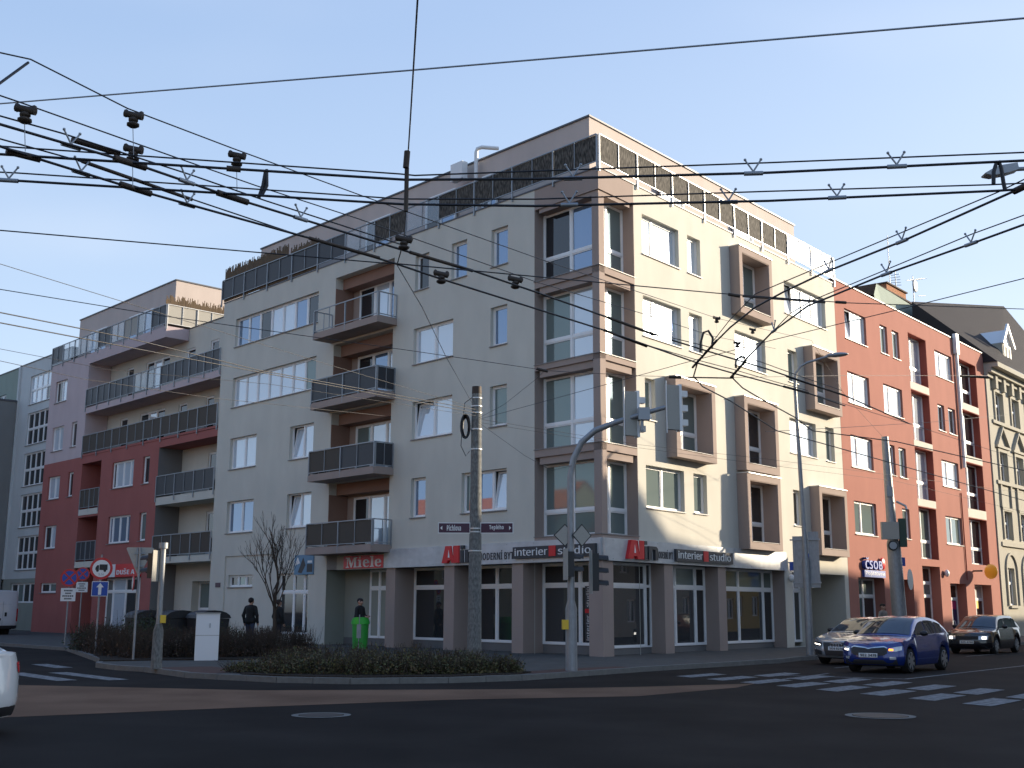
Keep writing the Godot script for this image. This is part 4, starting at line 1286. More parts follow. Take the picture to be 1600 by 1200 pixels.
func shop_signs() -> void:
	var o := thing("fascia_sign", "pale metal fascia with red and black lettering over the left arcade", "shop sign", LT * Vector3(-6, 3.3, 0))
	plate_box(LT, -11.86, -0.004, 3.25, 4.0, 0.0, 0.09, "panel", M.alu, o)
	logo(o, LT, -8.06, -6.15)
	text(o, LT, "MODERNÍ BYT", -6.1, -4.2, 3.40, 3.74, 0.09, M.letter_dark, "Droid Sans", 700, 0.012)
	studio_sign(o, LT, -4.14, -0.15, 3.40, 3.81)
	var left_fascia := o
	o = thing("fascia_sign", "pale metal fascia with red and black lettering over the right arcade", "shop sign", RT * Vector3(6, 3.3, 0))
	plate_box(RT, 0.11, 13.1, 3.25, 4.0, 0.0, 0.09, "panel", M.alu, o)
	plate_box(RT, 0.0, 0.11, 3.25, 4.0, 0.0, 0.085, "panel", M.alu, o)
	logo(o, RT, 1.2, 3.1)
	text(o, RT, "MODERNÍ BYT", 3.16, 4.22, 3.42, 3.74, 0.09, M.letter_dark, "Droid Sans", 700, 0.012)
	studio_sign(o, RT, 4.32, 8.42, 3.36, 3.79)
	# rivet heads along both fascias
	for f in [[LT, -11.5, -0.4, 9], [RT, 0.5, 12.8, 10]]:
		var b := mb(f[0])
		for k in f[3]:
			for y in [3.32, 3.93]:
				b.ball(Vector3(lerpf(f[1], f[2], k / float(f[3] - 1)), y, 0.09), Vector3(0.018, 0.018, 0.01), 6)
		part(b, "rivet_row", M.steel, o if f[0] == RT else left_fascia)
	o = thing("lightbox_sign", "red light box sign with pale serif lettering under the lowest balcony", "shop sign", LT * Vector3(-13.5, 3.25, 0))
	plate_box(LT, -15.2, -11.88, 3.24, 3.84, -0.3, 0.06, "casing", M.stone, o)
	plate_box(LT, -14.68, -11.92, 3.27, 3.80, 0.06, 0.075, "red_face", M.letter_red, o)
	text(o, LT, "Miele", -14.5, -12.05, 3.32, 3.76, 0.075, M.signwhite, "Droid Serif", 700, 0.015)
	o = thing("picture_banner", "blue printed banner above the white shop window by the bare tree", "banner", LT * Vector3(-17.8, 3.1, 0))
	plate_box(LT, -18.5, -17.0, 3.1, 3.96, 0.0, 0.05, "board", mat(lin(0.12, 0.24, 0.36), 0.5), o)
	var b := mb(LT)
	b.prism(PackedVector2Array([Vector2(-18.2, 3.2), Vector2(-17.8, 3.85), Vector2(-17.6, 3.5), Vector2(-17.9, 3.15)]), 0.051, 0.054)
	b.box(-17.5, -17.05, 3.2, 3.55, 0.051, 0.054)
	part(b, "print", M.letter_dark, o)
	b = mb(LT)
	b.prism(PackedVector2Array([Vector2(-18.45, 3.5), Vector2(-18.25, 3.9), Vector2(-18.05, 3.6)]), 0.051, 0.054)
	b.box(-17.45, -17.1, 3.6, 3.7, 0.051, 0.054)
	part(b, "print", M.signwhite, o)
	# lettering strips stuck on the shop panes
	var strips := [[LT, -4.78, -4.5, -0.98, "left arcade bay by the concrete pole"], [LT, -1.72, -1.45, -0.98, "left arcade bay beside the traffic light mast"], [RT, 0.98, 1.25, -0.58, "right arcade bay beside the corner pier"], [RT, 4.5, 4.72, -0.58, "second bay of the right arcade"]]
	for s in strips:
		o = thing("window_lettering", "lettered strip on the pane, " + s[4], "window print", s[0] * Vector3(s[1], 0.5, s[3]))
		plate_box(s[0], s[1], s[2], 0.55, 2.45, s[3], s[3] + 0.004, "strip", M.letter_dark, o)
		plate_box(s[0], s[1], s[2], 1.52, 1.66, s[3] + 0.005, s[3] + 0.008, "red_square", M.letter_red, o)
		var tt: Transform3D = s[0] * Transform3D(Basis(Vector3.BACK, PI / 2), Vector3(s[2], 0, 0))
		var w: float = (s[2] - s[1])
		text(o, tt, "interier", 0.6, 1.45, w * 0.25, w * 0.8, s[3] + 0.005, M.white, "Droid Sans", 400, 0.003)
		text(o, tt, "studio", 1.72, 2.4, w * 0.25, w * 0.8, s[3] + 0.005, M.white, "Droid Sans", 400, 0.003)
	# bank sign, yellow oval sign and the red shop sign
	o = thing("bank_sign", "blue and red lettered sign over the glazed door of the red building", "shop sign", RT * Vector3(22.1, 3.2, 0.1))
	text(o, RT, "ČSOB", 20.9, 22.9, 3.55, 4.08, 0.02, M.signblue, "Droid Sans", 700, 0.18)
	b = mb(RT)
	b.ball(Vector3(23.15, 3.85, 0.1), Vector3(0.28, 0.3, 0.1), 12)
	part(b, "red_badge", M.letter_red, o)
	plate_box(RT, 20.95, 23.4, 3.17, 3.5, 0.0, 0.12, "blue_board", M.signblue, o)
	text(o, RT, "Pojišťovna", 21.05, 23.3, 3.22, 3.45, 0.12, M.white, "Droid Sans", 400, 0.01)
	o = thing("oval_sign", "yellow oval hanging sign on a bracket at the red building", "shop sign", RT * Vector3(36.6, 3.8, 0.8))
	b = mb(RT)
	b.tube([Vector3(36.4, 3.85, 0.0), Vector3(36.4, 3.85, 0.5)], 0.05, 6)
	part(b, "bracket", M.black, o)
	b = mb(RT * Transform3D(Basis(Vector3.UP, 0.9), Vector3(36.6, 3.8, 0.9)))
	b.ball(Vector3.ZERO, Vector3(0.62, 0.42, 0.09), 20)
	part(b, "oval", M.signyellow, o)
	b = mb(RT * Transform3D(Basis(Vector3.UP, 0.9), Vector3(36.6, 3.8, 0.9)))
	b.box(-0.35, 0.35, -0.05, 0.06, 0.08, 0.095)
	part(b, "print", M.maroon, o)
	o = thing("poster", "yellow poster behind the last shop pane of the red building", "poster", RT * Vector3(37.8, 1.7, -0.5))
	plate_box(RT, 37.0, 38.5, 1.75, 2.2, -0.545, -0.538, "sheet", M.signyellow, o)
	o = thing("poster", "red and navy poster on the shop door of the red building", "poster", RT * Vector3(34, 0.6, -0.5))
	plate_box(RT, 33.75, 34.75, 1.7, 2.15, -0.545, -0.538, "sheet", mat(lin(0.4, 0.02, 0.12), 0.5), o)
	plate_box(RT, 33.75, 34.75, 0.5, 1.7, -0.545, -0.538, "sheet", mat(lin(0.02, 0.02, 0.09), 0.5), o)
	text(o, RT, "O", 34.0, 34.5, 0.7, 1.1, -0.538, M.white, "Droid Sans", 700, 0.004)
	o = thing("red_shop_sign", "red shop sign with white capitals over the door of the dark red front", "shop sign", LT * Vector3(-35.5, 3.3, 0))
	plate_box(LT, -36.6, -33.6, 3.3, 4.0, 0.0, 0.1, "board", M.letter_red, o)
	plate_box(LT, -37.7, -36.62, 3.3, 4.0, 0.0, 0.1, "white_board", M.signwhite, o)
	text(o, LT, "DUŠE A", -36.4, -34.2, 3.42, 3.75, 0.1, M.white, "Droid Sans", 700, 0.02)
	o = thing("house_number_plate", "small dark house number plate on the white wall edge", "plate", LT * Vector3(-25.3, 2.5, 0))
	plate_box(LT, -25.5, -25.05, 2.62, 2.84, 0.0, 0.03, "plate", M.maroon, o)
	o = thing("gallery_light", "small white dome lamp on the pier beside the right arcade", "lamp", RT * Vector3(13.5, 2.9, 0))
	b = mb(RT)
	b.ball(Vector3(13.4, 2.95, 0.14), Vector3(0.12, 0.16, 0.14), 10)
	part(b, "dome", M.white, o)
	b = mb(RT)
	b.tube([Vector3(13.45, 3.6, 0.0), Vector3(13.45, 3.6, 0.7)], 0.03, 6)
	part(b, "bracket", M.steel, o)

# ---------------------------------------------------------------- street furniture

func pole(o: Node, at: Vector3, h: float, r0: float, r1: float, m: Material, called := "pole", y0 := 0.0) -> MeshInstance3D:
	var b := mb()
	b.tube([at + Vector3(0, y0, 0), at + Vector3(0, h, 0)], [r0, r1], 14)
	return part(b, called, m, o)

func facing(at: Vector3, yaw: float) -> Transform3D:
	return Transform3D(Basis(Vector3.UP, yaw), at)

func round_sign(o: Node, t: Transform3D, y: float, r: float, face: Material, rim: Material) -> void:
	var b := mb(t)
	b.tube([Vector3(0, y, 0.05), Vector3(0, y, 0.075)], r, 28)
	part(b, "rim", rim, o)
	b = mb(t)
	b.tube([Vector3(0, y, 0.076), Vector3(0, y, 0.08)], r * 0.78, 28)
	part(b, "face", face, o)

func signal_head(o: Node, t: Transform3D, y: float, n: int, back: Material) -> void:
	# lamps look along +x of t
	var b := mb(t)
	b.box(-0.09, 0.09, y, y + 0.32 * n, -0.15, 0.15)
	var h := part(b, "signal_head", M.black, o)
	b = mb(t)
	b.box(-0.105, -0.092, y - 0.08, y + 0.32 * n + 0.08, -0.2, 0.2)
	part(b, "back_board", back, h)
	for k in n:
		b = mb(t)
		var c := Vector3(0.09, y + 0.16 + 0.32 * k, 0)
		for i in 9:
			var a0 := PI * (i / 9.0) ; var a1 := PI * ((i + 1) / 9.0)
			var p := Vector3(0, sin(a0), cos(a0)) * 0.13; var q := Vector3(0, sin(a1), cos(a1)) * 0.13
			b.quad(c + p, c + q, c + q + Vector3(0.26, -0.02, 0), c + p + Vector3(0.26, -0.02, 0))
		b.tube([c, c + Vector3(0.012, 0, 0)], 0.11, 14)
		part(b, "visor", M.black, h)

func street_furniture() -> void:
	var b: MB
	# concrete pole with street name plates
	var at := Vector3(-1.06, 0.0, -34.1)
	var o := thing("concrete_pole", "weathered round concrete pole with a coil of black cable, standing in the bush bed", "pole", at)
	pole(o, at, 8.05, 0.215, 0.145, M.concrete, "shaft")
	pole(o, at, 8.22, 0.15, 0.145, M.rust, "cap", 8.0)
	b = mb()
	for y in [7.6, 7.4, 7.85, 6.9, 6.3, 3.95, 3.85, 3.3]:
		b.tube([at + Vector3(0, y, 0), at + Vector3(0, y + 0.035, 0)], 0.165 + (8.0 - y) * 0.009, 14)
	part(b, "clamp_bands", M.palesteel, o)
	b = mb()
	for k in 5:
		var ring := []
		for i in 17:
			var a := TAU * i / 16
			ring.append(at + Vector3(-0.33 + cos(a) * 0.09 * (1 + k * 0.12), 7.0 + sin(a) * 0.30 * (1 + k * 0.05), -0.1 + 0.05 * k + 0.03 * sin(a * 2)))
		b.tube(ring, 0.03, 5, false)
	b.tube([at + Vector3(-0.1, 7.9, 0.1), at + Vector3(-0.35, 7.7, 0.15), at + Vector3(-0.42, 7.0, 0.15), at + Vector3(-0.45, 6.4, 0.15), at + Vector3(-0.3, 6.1, 0.12), at + Vector3(-0.2, 6.25, 0.1)], 0.012, 5)
	part(b, "cable_coil", M.black, o)
	var plates := [["Píchlova", -1.07, -0.17, "maroon street name plate pointing left on the concrete pole", -1.0], ["Teplého", 0.17, 1.10, "maroon street name plate pointing right on the concrete pole", 1.0]]
	for s in plates:
		var w: float = s[2] - s[1]
		var st := facing(at + Vector3(0, 3.98, 0.1), 0.0 if s[4] < 0 else -0.12)
		var sg := thing("street_name_plate", s[3], "street sign", at + Vector3(s[1] + w / 2, 3.98, 0.1))
		plate_box(st, s[1] - 0.02, s[2] + 0.02, -0.16, 0.16, -0.02, 0.0, "border", M.white, sg)
		plate_box(st, s[1], s[2], -0.135, 0.135, 0.0, 0.006, "face", M.maroon, sg)
		text(sg, st, s[0], s[1] + w * 0.26, s[2] - w * 0.28, -0.08, 0.09, 0.006, M.white, "Droid Sans", 700, 0.004)
		b = mb(st)
		var ex: float = s[1] + 0.04 if s[4] < 0 else s[2] - 0.04
		b.prism(PackedVector2Array([Vector2(ex, 0), Vector2(ex - s[4] * 0.06, 0.06), Vector2(ex - s[4] * 0.06, -0.06)]), 0.006, 0.01)
		part(b, "arrow", M.white, sg)
	# traffic light mast with a curved arm
	at = Vector3(1.54, PAVE, -30.15)
	o = thing("traffic_light_mast", "grey traffic light mast with a curved arm in front of the corner pier", "traffic light", at)
	b = mb()
	b.tube([at, at + Vector3(0, 1.55, 0), at + Vector3(0, 1.75, 0)], [0.155, 0.15, 0.10], 14)
	part(b, "base_tube", M.galv, o)
	b = mb()
	b.tube([at + Vector3(0, 1.7, 0), at + Vector3(0, 4.95, 0), at + Vector3(0.08, 5.4, 0.02), at + Vector3(0.3, 5.85, 0.08), at + Vector3(0.65, 6.15, 0.17), at + Vector3(1.1, 6.32, 0.29), at + Vector3(2.0, 6.58, 0.52), at + Vector3(2.55, 6.72, 0.66)], [0.095, 0.085, 0.085, 0.083, 0.08, 0.075, 0.062, 0.055], 12)
	part(b, "arm", M.galv, o)
	for k in [[1.55, 6.0, 0.38], [2.62, 6.12, 0.66]]:
		var t := facing(at + Vector3(k[0], k[1], k[2]), 0.35)
		b = mb(t)
		b.box(-0.17, 0.17, -0.02, 1.15, -0.06, 0.08)
		var hd := part(b, "arm_signal", M.pale_panel, o)
		plate_box(t, 0.17, 0.24, -0.05, 1.18, -0.12, 0.1, "edge", M.white, hd)
		b = mb(t)
		b.tube([Vector3(-0.2, -0.12, 0.08), Vector3(-0.2, 1.25, 0.08)], 0.018, 6)
		for y in [0.1, 0.48, 0.86]:
			b.box(0.24, 0.42, y, y + 0.16, -0.1, 0.08)
		part(b, "bracket_and_visors", M.palesteel, hd)
	b = mb()
	b.box(at.x + 1.75, at.x + 2.05, at.y + 6.38, at.y + 6.7, at.z + 0.38, at.z + 0.62)
	b.tube([at + Vector3(1.85, 6.4, 0.5), at + Vector3(1.85, 6.1, 0.5)], 0.05, 6)
	part(b, "camera_box", M.steel, o)
	signal_head(o, facing(at + Vector3(-0.05, 2.35, 0.16), 0.25), 0.0, 2, M.pale_panel)
	signal_head(o, facing(at + Vector3(0.62, 2.0, -0.1), 0.1), 0.0, 3, M.pale_panel)
	plate_box(facing(at + Vector3(-0.16, 1.15, 0.12), 0.2), -0.08, 0.08, -0.12, 0.12, -0.05, 0.05, "push_button", M.signyellow, o)
	for k in [[-0.2, 0.0], [0.24, 0.5]]:
		b = mb(facing(at + Vector3(k[0] + 0.05, 3.42, 0.02), k[1]) * Transform3D(Basis(Vector3.BACK, PI / 4), Vector3.ZERO))
		b.box(-0.21, 0.21, -0.21, 0.21, -0.01, 0.0)
		var dm := part(b, "diamond_sign", M.black, o)
		b = mb(facing(at + Vector3(k[0] + 0.05, 3.42, 0.02), k[1]) * Transform3D(Basis(Vector3.BACK, PI / 4), Vector3.ZERO))
		b.box(-0.185, 0.185, -0.185, 0.185, 0.0, 0.006)
		part(b, "plate", M.pale_panel, dm)
	# traffic light at the side street
	at = Vector3(-9.08, PAVE, -30.33)
	o = thing("traffic_light_pole", "short traffic light pole with yellow button box beside the give way sign", "traffic light", at)
	b = mb()
	b.tube([at, at + Vector3(0, 0.95, 0), at + Vector3(0, 1.12, 0)], [0.14, 0.13, 0.085], 14)
	part(b, "base_tube", M.concrete, o)
	b = mb()
	b.tube([at + Vector3(0, 1.1, 0), at + Vector3(0, 3.05, 0)], [0.075, 0.07], 12)
	b.tube([at + Vector3(0, 3.05, 0), at + Vector3(0, 3.2, 0)], 0.115, 14)
	part(b, "tube", M.galv, o)
	signal_head(o, facing(at + Vector3(-0.2, 2.28, 0.05), PI - 0.35), 0.0, 2, M.pale_panel)
	plate_box(facing(at + Vector3(0.12, 1.25, 0.06), 0.3), -0.07, 0.07, -0.1, 0.1, -0.05, 0.06, "push_button", M.signyellow, o)
	# give way sign seen from behind
	at = Vector3(-11.15, PAVE, -34.92)
	o = thing("give_way_sign", "grey back of a triangular give way sign on a thin pole", "road sign", at)
	b = mb()
	b.tube([at, at + Vector3(0, 3.3, 0)], 0.035, 10)
	part(b, "pole", M.galv, o)
	b = mb(facing(at + Vector3(-0.02, 2.45, -0.06), 0.1))
	b.prism(PackedVector2Array([Vector2(-0.40, 0.82), Vector2(-0.37, 0.86), Vector2(0.37, 0.86), Vector2(0.40, 0.82), Vector2(0.03, 0.03), Vector2(-0.03, 0.03)]), -0.03, 0.0)
	part(b, "plate", M.pale_panel, o)
	b = mb(facing(at + Vector3(-0.02, 2.45, -0.055), 0.1))
	b.box(-0.14, 0.16, 0.66, 0.71, 0.0, 0.05); b.box(-0.1, 0.12, 0.28, 0.33, 0.0, 0.05); b.box(-0.09, -0.05, 0.25, 0.85, 0.0, 0.03)
	part(b, "bracket", M.steel, o)
	round_sign(o, facing(at + Vector3(-0.08, 2.0, 0.0), -1.15), 0.25, 0.22, M.signwhite, M.signred)
	# no stopping signs
	for s in [[Vector3(-18.3, PAVE, -48.4), 2.72, 0.36, "round blue and red no stopping sign over a text plate, the nearer of two"], [Vector3(-22.75, PAVE, -62.0), 3.25, 0.36, "round blue and red no stopping sign over a text plate, the farther and smaller one"]]:
		at = s[0]
		o = thing("no_stopping_sign", s[3], "road sign", at)
		b = mb()
		b.tube([at, at + Vector3(0, s[1] + 0.3, 0)], 0.035, 8)
		part(b, "pole", M.galv, o)
		var t := facing(at, 0.25)
		round_sign(o, t, s[1], s[2], M.signblue, M.signred)
		b = mb(t * Transform3D(Basis(Vector3.BACK, PI / 4), Vector3(0, s[1], 0.081)))
		b.box(-0.28, 0.28, -0.035, 0.035, 0.0, 0.004); b.box(-0.035, 0.035, -0.28, -0.036, 0.0, 0.004); b.box(-0.035, 0.035, 0.036, 0.28, 0.0, 0.004)
		part(b, "cross", M.signred, o)
		plate_box(t, -0.29, 0.29, s[1] - 0.95, s[1] - 0.42, 0.05, 0.07, "text_plate", M.signwhite, o)
		b = mb(t)
		for k in 4:
			var w: float = [0.17, 0.12, 0.22, 0.15][k]
			for i in 6:
				var x := -w + i * w / 3.0
				b.box(x, x + w * 0.25, s[1] - 0.55 - k * 0.11, s[1] - 0.49 - k * 0.11, 0.07, 0.073)
		part(b, "small_print", M.letter_dark, o)
	# lorry ban sign with the one way arrow
	at = Vector3(-14.0, PAVE, -39.8)
	o = thing("lorry_ban_sign", "white round sign with a black lorry in a red ring above a blue arrow sign", "road sign", at)
	b = mb()
	b.tube([at, at + Vector3(0, 3.3, 0)], 0.035, 8)
	part(b, "pole", M.galv, o)
	var t2 := facing(at + Vector3(0.02, 0, 0), 0.2)
	round_sign(o, t2, 2.83, 0.37, M.signwhite, M.signred)
	b = mb(t2)
	b.box(-0.06, 0.2, 2.78, 2.97, 0.081, 0.085)
	b.prism(PackedVector2Array([Vector2(-0.19, 2.78), Vector2(-0.19, 2.86), Vector2(-0.14, 2.94), Vector2(-0.075, 2.94), Vector2(-0.075, 2.78)]), 0.081, 0.085)
	for x in [-0.12, 0.12]:
		b.tube([Vector3(x, 2.76, 0.0812), Vector3(x, 2.76, 0.0862)], 0.045, 12)
	part(b, "lorry_symbol", M.black, o)
	text(o, t2, "3,5t", -0.09, 0.1, 2.59, 2.67, 0.081, M.steel, "Droid Sans", 400, 0.004)
	plate_box(t2, -0.27, 0.27, 1.9, 2.4, 0.05, 0.068, "arrow_border", M.signwhite, o)
	plate_box(t2, -0.25, 0.25, 1.92, 2.38, 0.068, 0.074, "arrow_face", M.signblue, o)
	b = mb(t2)
	b.prism(PackedVector2Array([Vector2(-0.05, 1.95), Vector2(0.05, 1.95), Vector2(0.05, 2.2), Vector2(0.12, 2.2), Vector2(0, 2.35), Vector2(-0.12, 2.2), Vector2(-0.05, 2.2)]), 0.074, 0.078)
	part(b, "arrow", M.signwhite, o)
	# cabinet
	at = Vector3(-9.1, PAVE, -35.3)
	o = thing("utility_cabinet", "white concrete utility cabinet with two doors standing at the edge of the hedge", "cabinet", at)
	var tc := facing(at, 0.28)
	b = mb(tc)
	b.box(-0.34, 0.34, 0.0, 1.36, -0.30, 0.2)
	part(b, "body", M.pale_panel, o)
	plate_box(tc, -0.34, 0.34, 0.0, 0.72, 0.2, 0.215, "lower_door", M.white, o)
	plate_box(tc, -0.34, 0.34, 0.735, 1.36, 0.2, 0.215, "upper_door", M.white, o)
	plate_box(tc, 0.05, 0.075, 0.95, 1.08, 0.215, 0.24, "handle", M.steel, o)
	plate_box(tc, -0.36, 0.36, 1.36, 1.39, -0.32, 0.24, "lid", M.pale_panel, o)
	# green litter bin and the post before it
	at = Vector3(-5.62, PAVE, -43.9)
	o = thing("litter_bin", "bright green plastic litter bin at the entrance recess", "bin", at)
	b = mb()
	b.tube([at + Vector3(0, 0.05, 0), at + Vector3(0, 0.95, 0)], [0.27, 0.31], 18)
	part(b, "body", M.plastic_green, o)
	b = mb()
	b.tube([at + Vector3(0, 0.95, 0), at + Vector3(0, 1.02, 0), at + Vector3(0, 1.16, 0), at + Vector3(0, 1.2, 0)], [0.34, 0.35, 0.30, 0.2], 18)
	part(b, "lid", mat(lin(0.05, 0.50, 0.06), 0.4), o)
	b = mb()
	b.tube([at + Vector3(0.0, 0.0, 0.45), at + Vector3(0.02, 1.3, 0.45)], 0.02, 6)
	b.box(at.x - 0.07, at.x + 0.09, at.y + 0.45, at.y + 0.95, at.z + 0.47, at.z + 0.49)
	part(b, "post", M.galv, o)
	# waste containers behind the cabinet
	for k in 3:
		at = Vector3(-14.6 + 1.4 * k, PAVE, -47.0 + 0.6 * k)
		o = thing("waste_container", ["black wheeled waste container with domed lid nearest the side street", "black wheeled waste container in the middle of the three", "black wheeled waste container nearest the bare tree"][k], "container", at)
		var t := facing(at, 0.7)
		b = mb(t)
		b.prism(PackedVector2Array([Vector2(-0.55, 0.12), Vector2(0.55, 0.12), Vector2(0.66, 1.12), Vector2(-0.66, 1.12)]), -0.5, 0.5)
		part(b, "body", M.black, o)
		b = mb(t)
		var arc := PackedVector2Array()
		for i in 9:
			var a := PI * i / 8
			arc.append(Vector2(cos(a) * 0.70, 1.13 + sin(a) * 0.30))
		b.prism(arc, -0.55, 0.55)
		part(b, "lid", M.black, o)
		for x in [-0.45, 0.45]:
			b = mb(t)
			b.tube([Vector3(x, 0.1, 0.35), Vector3(x + 0.06, 0.1, 0.35)], 0.1, 10)
			part(b, "wheel", M.rubber, o)
	# street lamp at the right-hand kerb, with its boards
	at = Vector3(10.39, PAVE, -41.07)
	o = thing("street_lamp", "slim grey street lamp with a curved arm and sign boards beside the silver car", "street lamp", at)
	b = mb()
	b.tube([at, at + Vector3(0, 3.2, 0), at + Vector3(0, 3.4, 0), at + Vector3(-0.12, 9.5, 0), at + Vector3(-0.08, 9.95, 0.02), at + Vector3(0.1, 10.22, 0.06), at + Vector3(0.35, 10.36, 0.1), at + Vector3(1.1, 10.58, 0.2)], [0.14, 0.13, 0.09, 0.06, 0.055, 0.05, 0.045, 0.04], 12)
	part(b, "column", M.galv, o)
	b = mb(facing(at + Vector3(1.35, 10.62, 0.22), -0.2) * Transform3D(Basis(Vector3.BACK, 0.05), Vector3.ZERO))
	b.ball(Vector3(0.05, 0, 0), Vector3(0.42, 0.085, 0.15), 14)
	part(b, "lamp_head", M.steel, o)
	for k in [[-0.46, -0.08, 2.3, 4.1, -0.03, M.galv], [0.1, 0.46, 2.3, 4.25, -0.05, M.galv], [-0.62, -0.3, 2.9, 3.2, -0.1, M.signblue]]:
		plate_box(facing(at, -0.5), k[0], k[1], k[2], k[3], k[4] - 0.02, k[4], "sign_board", k[5], o)
	b = mb(facing(at, -0.5))
	b.box(-0.55, 0.5, 3.95, 4.0, -0.05, 0.0)
	b.box(-0.5, 0.5, 2.45, 2.5, -0.05, 0.0)
	part(b, "bracket", M.steel, o)
	o = thing("parking_sign", "narrow blue parking sign hung out beside the right arcade end", "road sign", RT * Vector3(13.9, 3, 0.7))
	plate_box(RT * Transform3D(Basis(Vector3.UP, PI / 2), Vector3(13.95, 0, 0)), -0.95, -0.35, 3.05, 3.98, -0.02, 0.02, "plate", M.signblue, o)
	plate_box(RT * Transform3D(Basis(Vector3.UP, PI / 2), Vector3(13.95, 0, 0)), -0.85, -0.45, 2.55, 3.0, -0.02, 0.02, "small_plate", M.signwhite, o)
	plate_box(RT * Transform3D(Basis(Vector3.UP, PI / 2), Vector3(13.95, 0, 0)), -0.82, -0.48, 2.58, 2.97, -0.024, -0.02, "small_face", M.signblue, o)
	# steel traction pole by the red building
	at = Vector3(15.7, PAVE, -47.4)
	o = thing("traction_pole", "thick tapered grey steel pole with cabinets and a signal in front of the red building", "pole", at)
	b = mb()
	b.tube([at, at + Vector3(-0.1, 4.2, 0), at + Vector3(-0.12, 4.35, 0), at + Vector3(-0.2, 8.6, 0)], [0.30, 0.27, 0.21, 0.14], 16)
	part(b, "shaft", M.galv, o)
	var tp := facing(at, -0.1)
	plate_box(tp, -0.62, 0.06, 4.35, 5.05, 0.2, 0.42, "control_box", M.pale_panel, o)
	plate_box(tp, 0.1, 0.38, 4.05, 5.2, 0.1, 0.3, "signal_back", mat(lin(0.03, 0.06, 0.04), 0.5), o)
	b = mb(tp)
	b.tube([Vector3(-0.2, 4.1, 0.25), Vector3(-0.2, 4.1, 0.4)], 0.2, 16)
	part(b, "round_lamp", M.black, o)
	b = mb(tp)
	b.tube([Vector3(-0.2, 4.1, 0.4), Vector3(-0.2, 4.1, 0.41)], 0.15, 16)
	part(b, "lens", M.steel, o)
	b = mb(tp)
	b.box(-0.3, -0.05, 6.1, 6.5, 0.1, 0.25)
	b.tube([Vector3(0.1, 5.9, 0.1), Vector3(0.4, 5.7, 0.3), Vector3(0.42, 5.55, 0.35)], 0.05, 6)
	part(b, "fittings", M.steel, o)
	b = mb(facing(at + Vector3(0.45, 2.75, 0.1), 1.0))
	b.tube([Vector3(0, 0, 0), Vector3(0, 0, 0.02)], 0.42, 24)
	part(b, "round_sign_back", M.steel, o)
	plate_box(facing(at, 0.6), 0.2, 0.5, 3.3, 3.65, 0.0, 0.02, "small_sign", M.signblue, o)
	# lamp over the near side of the crossing; its pole stands outside the view
	at = Vector3(13.9, 0.0, -23.6)
	o = thing("crossing_lamp", "pointed grey lamp head on a long arm over the crossing", "street lamp", at)
	pole(o, at, 10.9, 0.12, 0.07, M.galv, "column")
	b = mb()
	b.tube([at + Vector3(0, 10.8, 0), at + Vector3(-0.6, 11.2, 0), at + Vector3(-3.0, 11.05, 0)], 0.045, 10)
	part(b, "arm", M.galv, o)
	b = mb(Transform3D(Basis(Vector3.BACK, 0.16), at + Vector3(-3.35, 11.0, 0)))
	var prof := PackedVector2Array([Vector2(0.36, 0.10), Vector2(0.36, -0.05), Vector2(0.1, -0.09), Vector2(-0.22, -0.10), Vector2(-0.36, -0.05), Vector2(-0.38, -0.02), Vector2(-0.15, 0.07), Vector2(0.05, 0.10)])
	b.prism(prof, -0.13, 0.13)
	part(b, "lamp_head", M.steel, o)

# ---------------------------------------------------------------- plants

func bush(called: String, label: String, at: Vector3, r: Vector3, leaves: int, twigs: int, size: float, cols: Array, group: String) -> void:
	var o := thing(called, label, "bush", at, 0.0, group)
	var b := mb()
	for i in leaves:
		var d := Vector3(rng.randfn(), absf(rng.randfn()), rng.randfn()).normalized()
		var k := pow(rng.randf(), 0.4) * rng.randf_range(0.8, 1.12)
		var lump := 0.86 + 0.22 * sin(d.x * 7.0 + at.x) * cos(d.z * 6.0 + at.z * 2.0)
		var p := at + Vector3(d.x * r.x, d.y * r.y, d.z * r.z) * k * lump + Vector3(0, 0.03, 0)
		var q := Basis.from_euler(Vector3(rng.randf() * TAU, rng.randf() * TAU, rng.randf() * TAU))
		var s := size * rng.randf_range(0.6, 1.3)
		var c: Color = cols[rng.randi() % cols.size()]
		b.col = c * rng.randf_range(1.0, 1.9)
		b.tri(p - q.x * s * 0.5, p + q.y * s, p + q.x * s * 0.5, q.z, q.z, q.z)
	if leaves > 0:
		part(b, "foliage", M.leaf, o)
	if twigs > 0:
		b = mb()
		for i in twigs:
			var a := rng.randf() * TAU
			var base := at + Vector3(cos(a) * r.x * rng.randf() * 0.8, 0, sin(a) * r.z * rng.randf() * 0.8)
			var tip := base + Vector3(rng.randfn() * 0.16, r.y * rng.randf_range(0.5, 1.15), rng.randfn() * 0.16)
			var mid := base.lerp(tip, 0.5) + Vector3(rng.randfn(), 0, rng.randfn()) * 0.05
			var w := rng.randf_range(0.004, 0.008)
			b.tube([base, mid, tip], [w * 1.4, w, w * 0.5], 3, false)
		part(b, "twigs", M.bark, o)

func grow(b: MB, p: Vector3, d: Vector3, l: float, r: float, depth: int) -> void:
	var q := p + d * l * 0.5 + Vector3(rng.randfn(), rng.randfn() * 0.3, rng.randfn()) * l * 0.05
	var e := p + d * l
	b.tube([p, q, e], [r, r * 0.85, r * 0.7], 6 if depth > 2 else 4, false)
	if depth == 0:
		return
	var n := 2 if depth > 3 else 3
	for k in n:
		var side := Vector3(rng.randfn(), rng.randfn() * 0.3, rng.randfn()).normalized()
		var nd := (d * 0.85 + side * rng.randf_range(0.25, 0.55) + Vector3(0, 0.35, 0)).normalized()
		grow(b, e if k < 2 else q, nd, l * rng.randf_range(0.6, 0.85), r * 0.62, depth - 1)

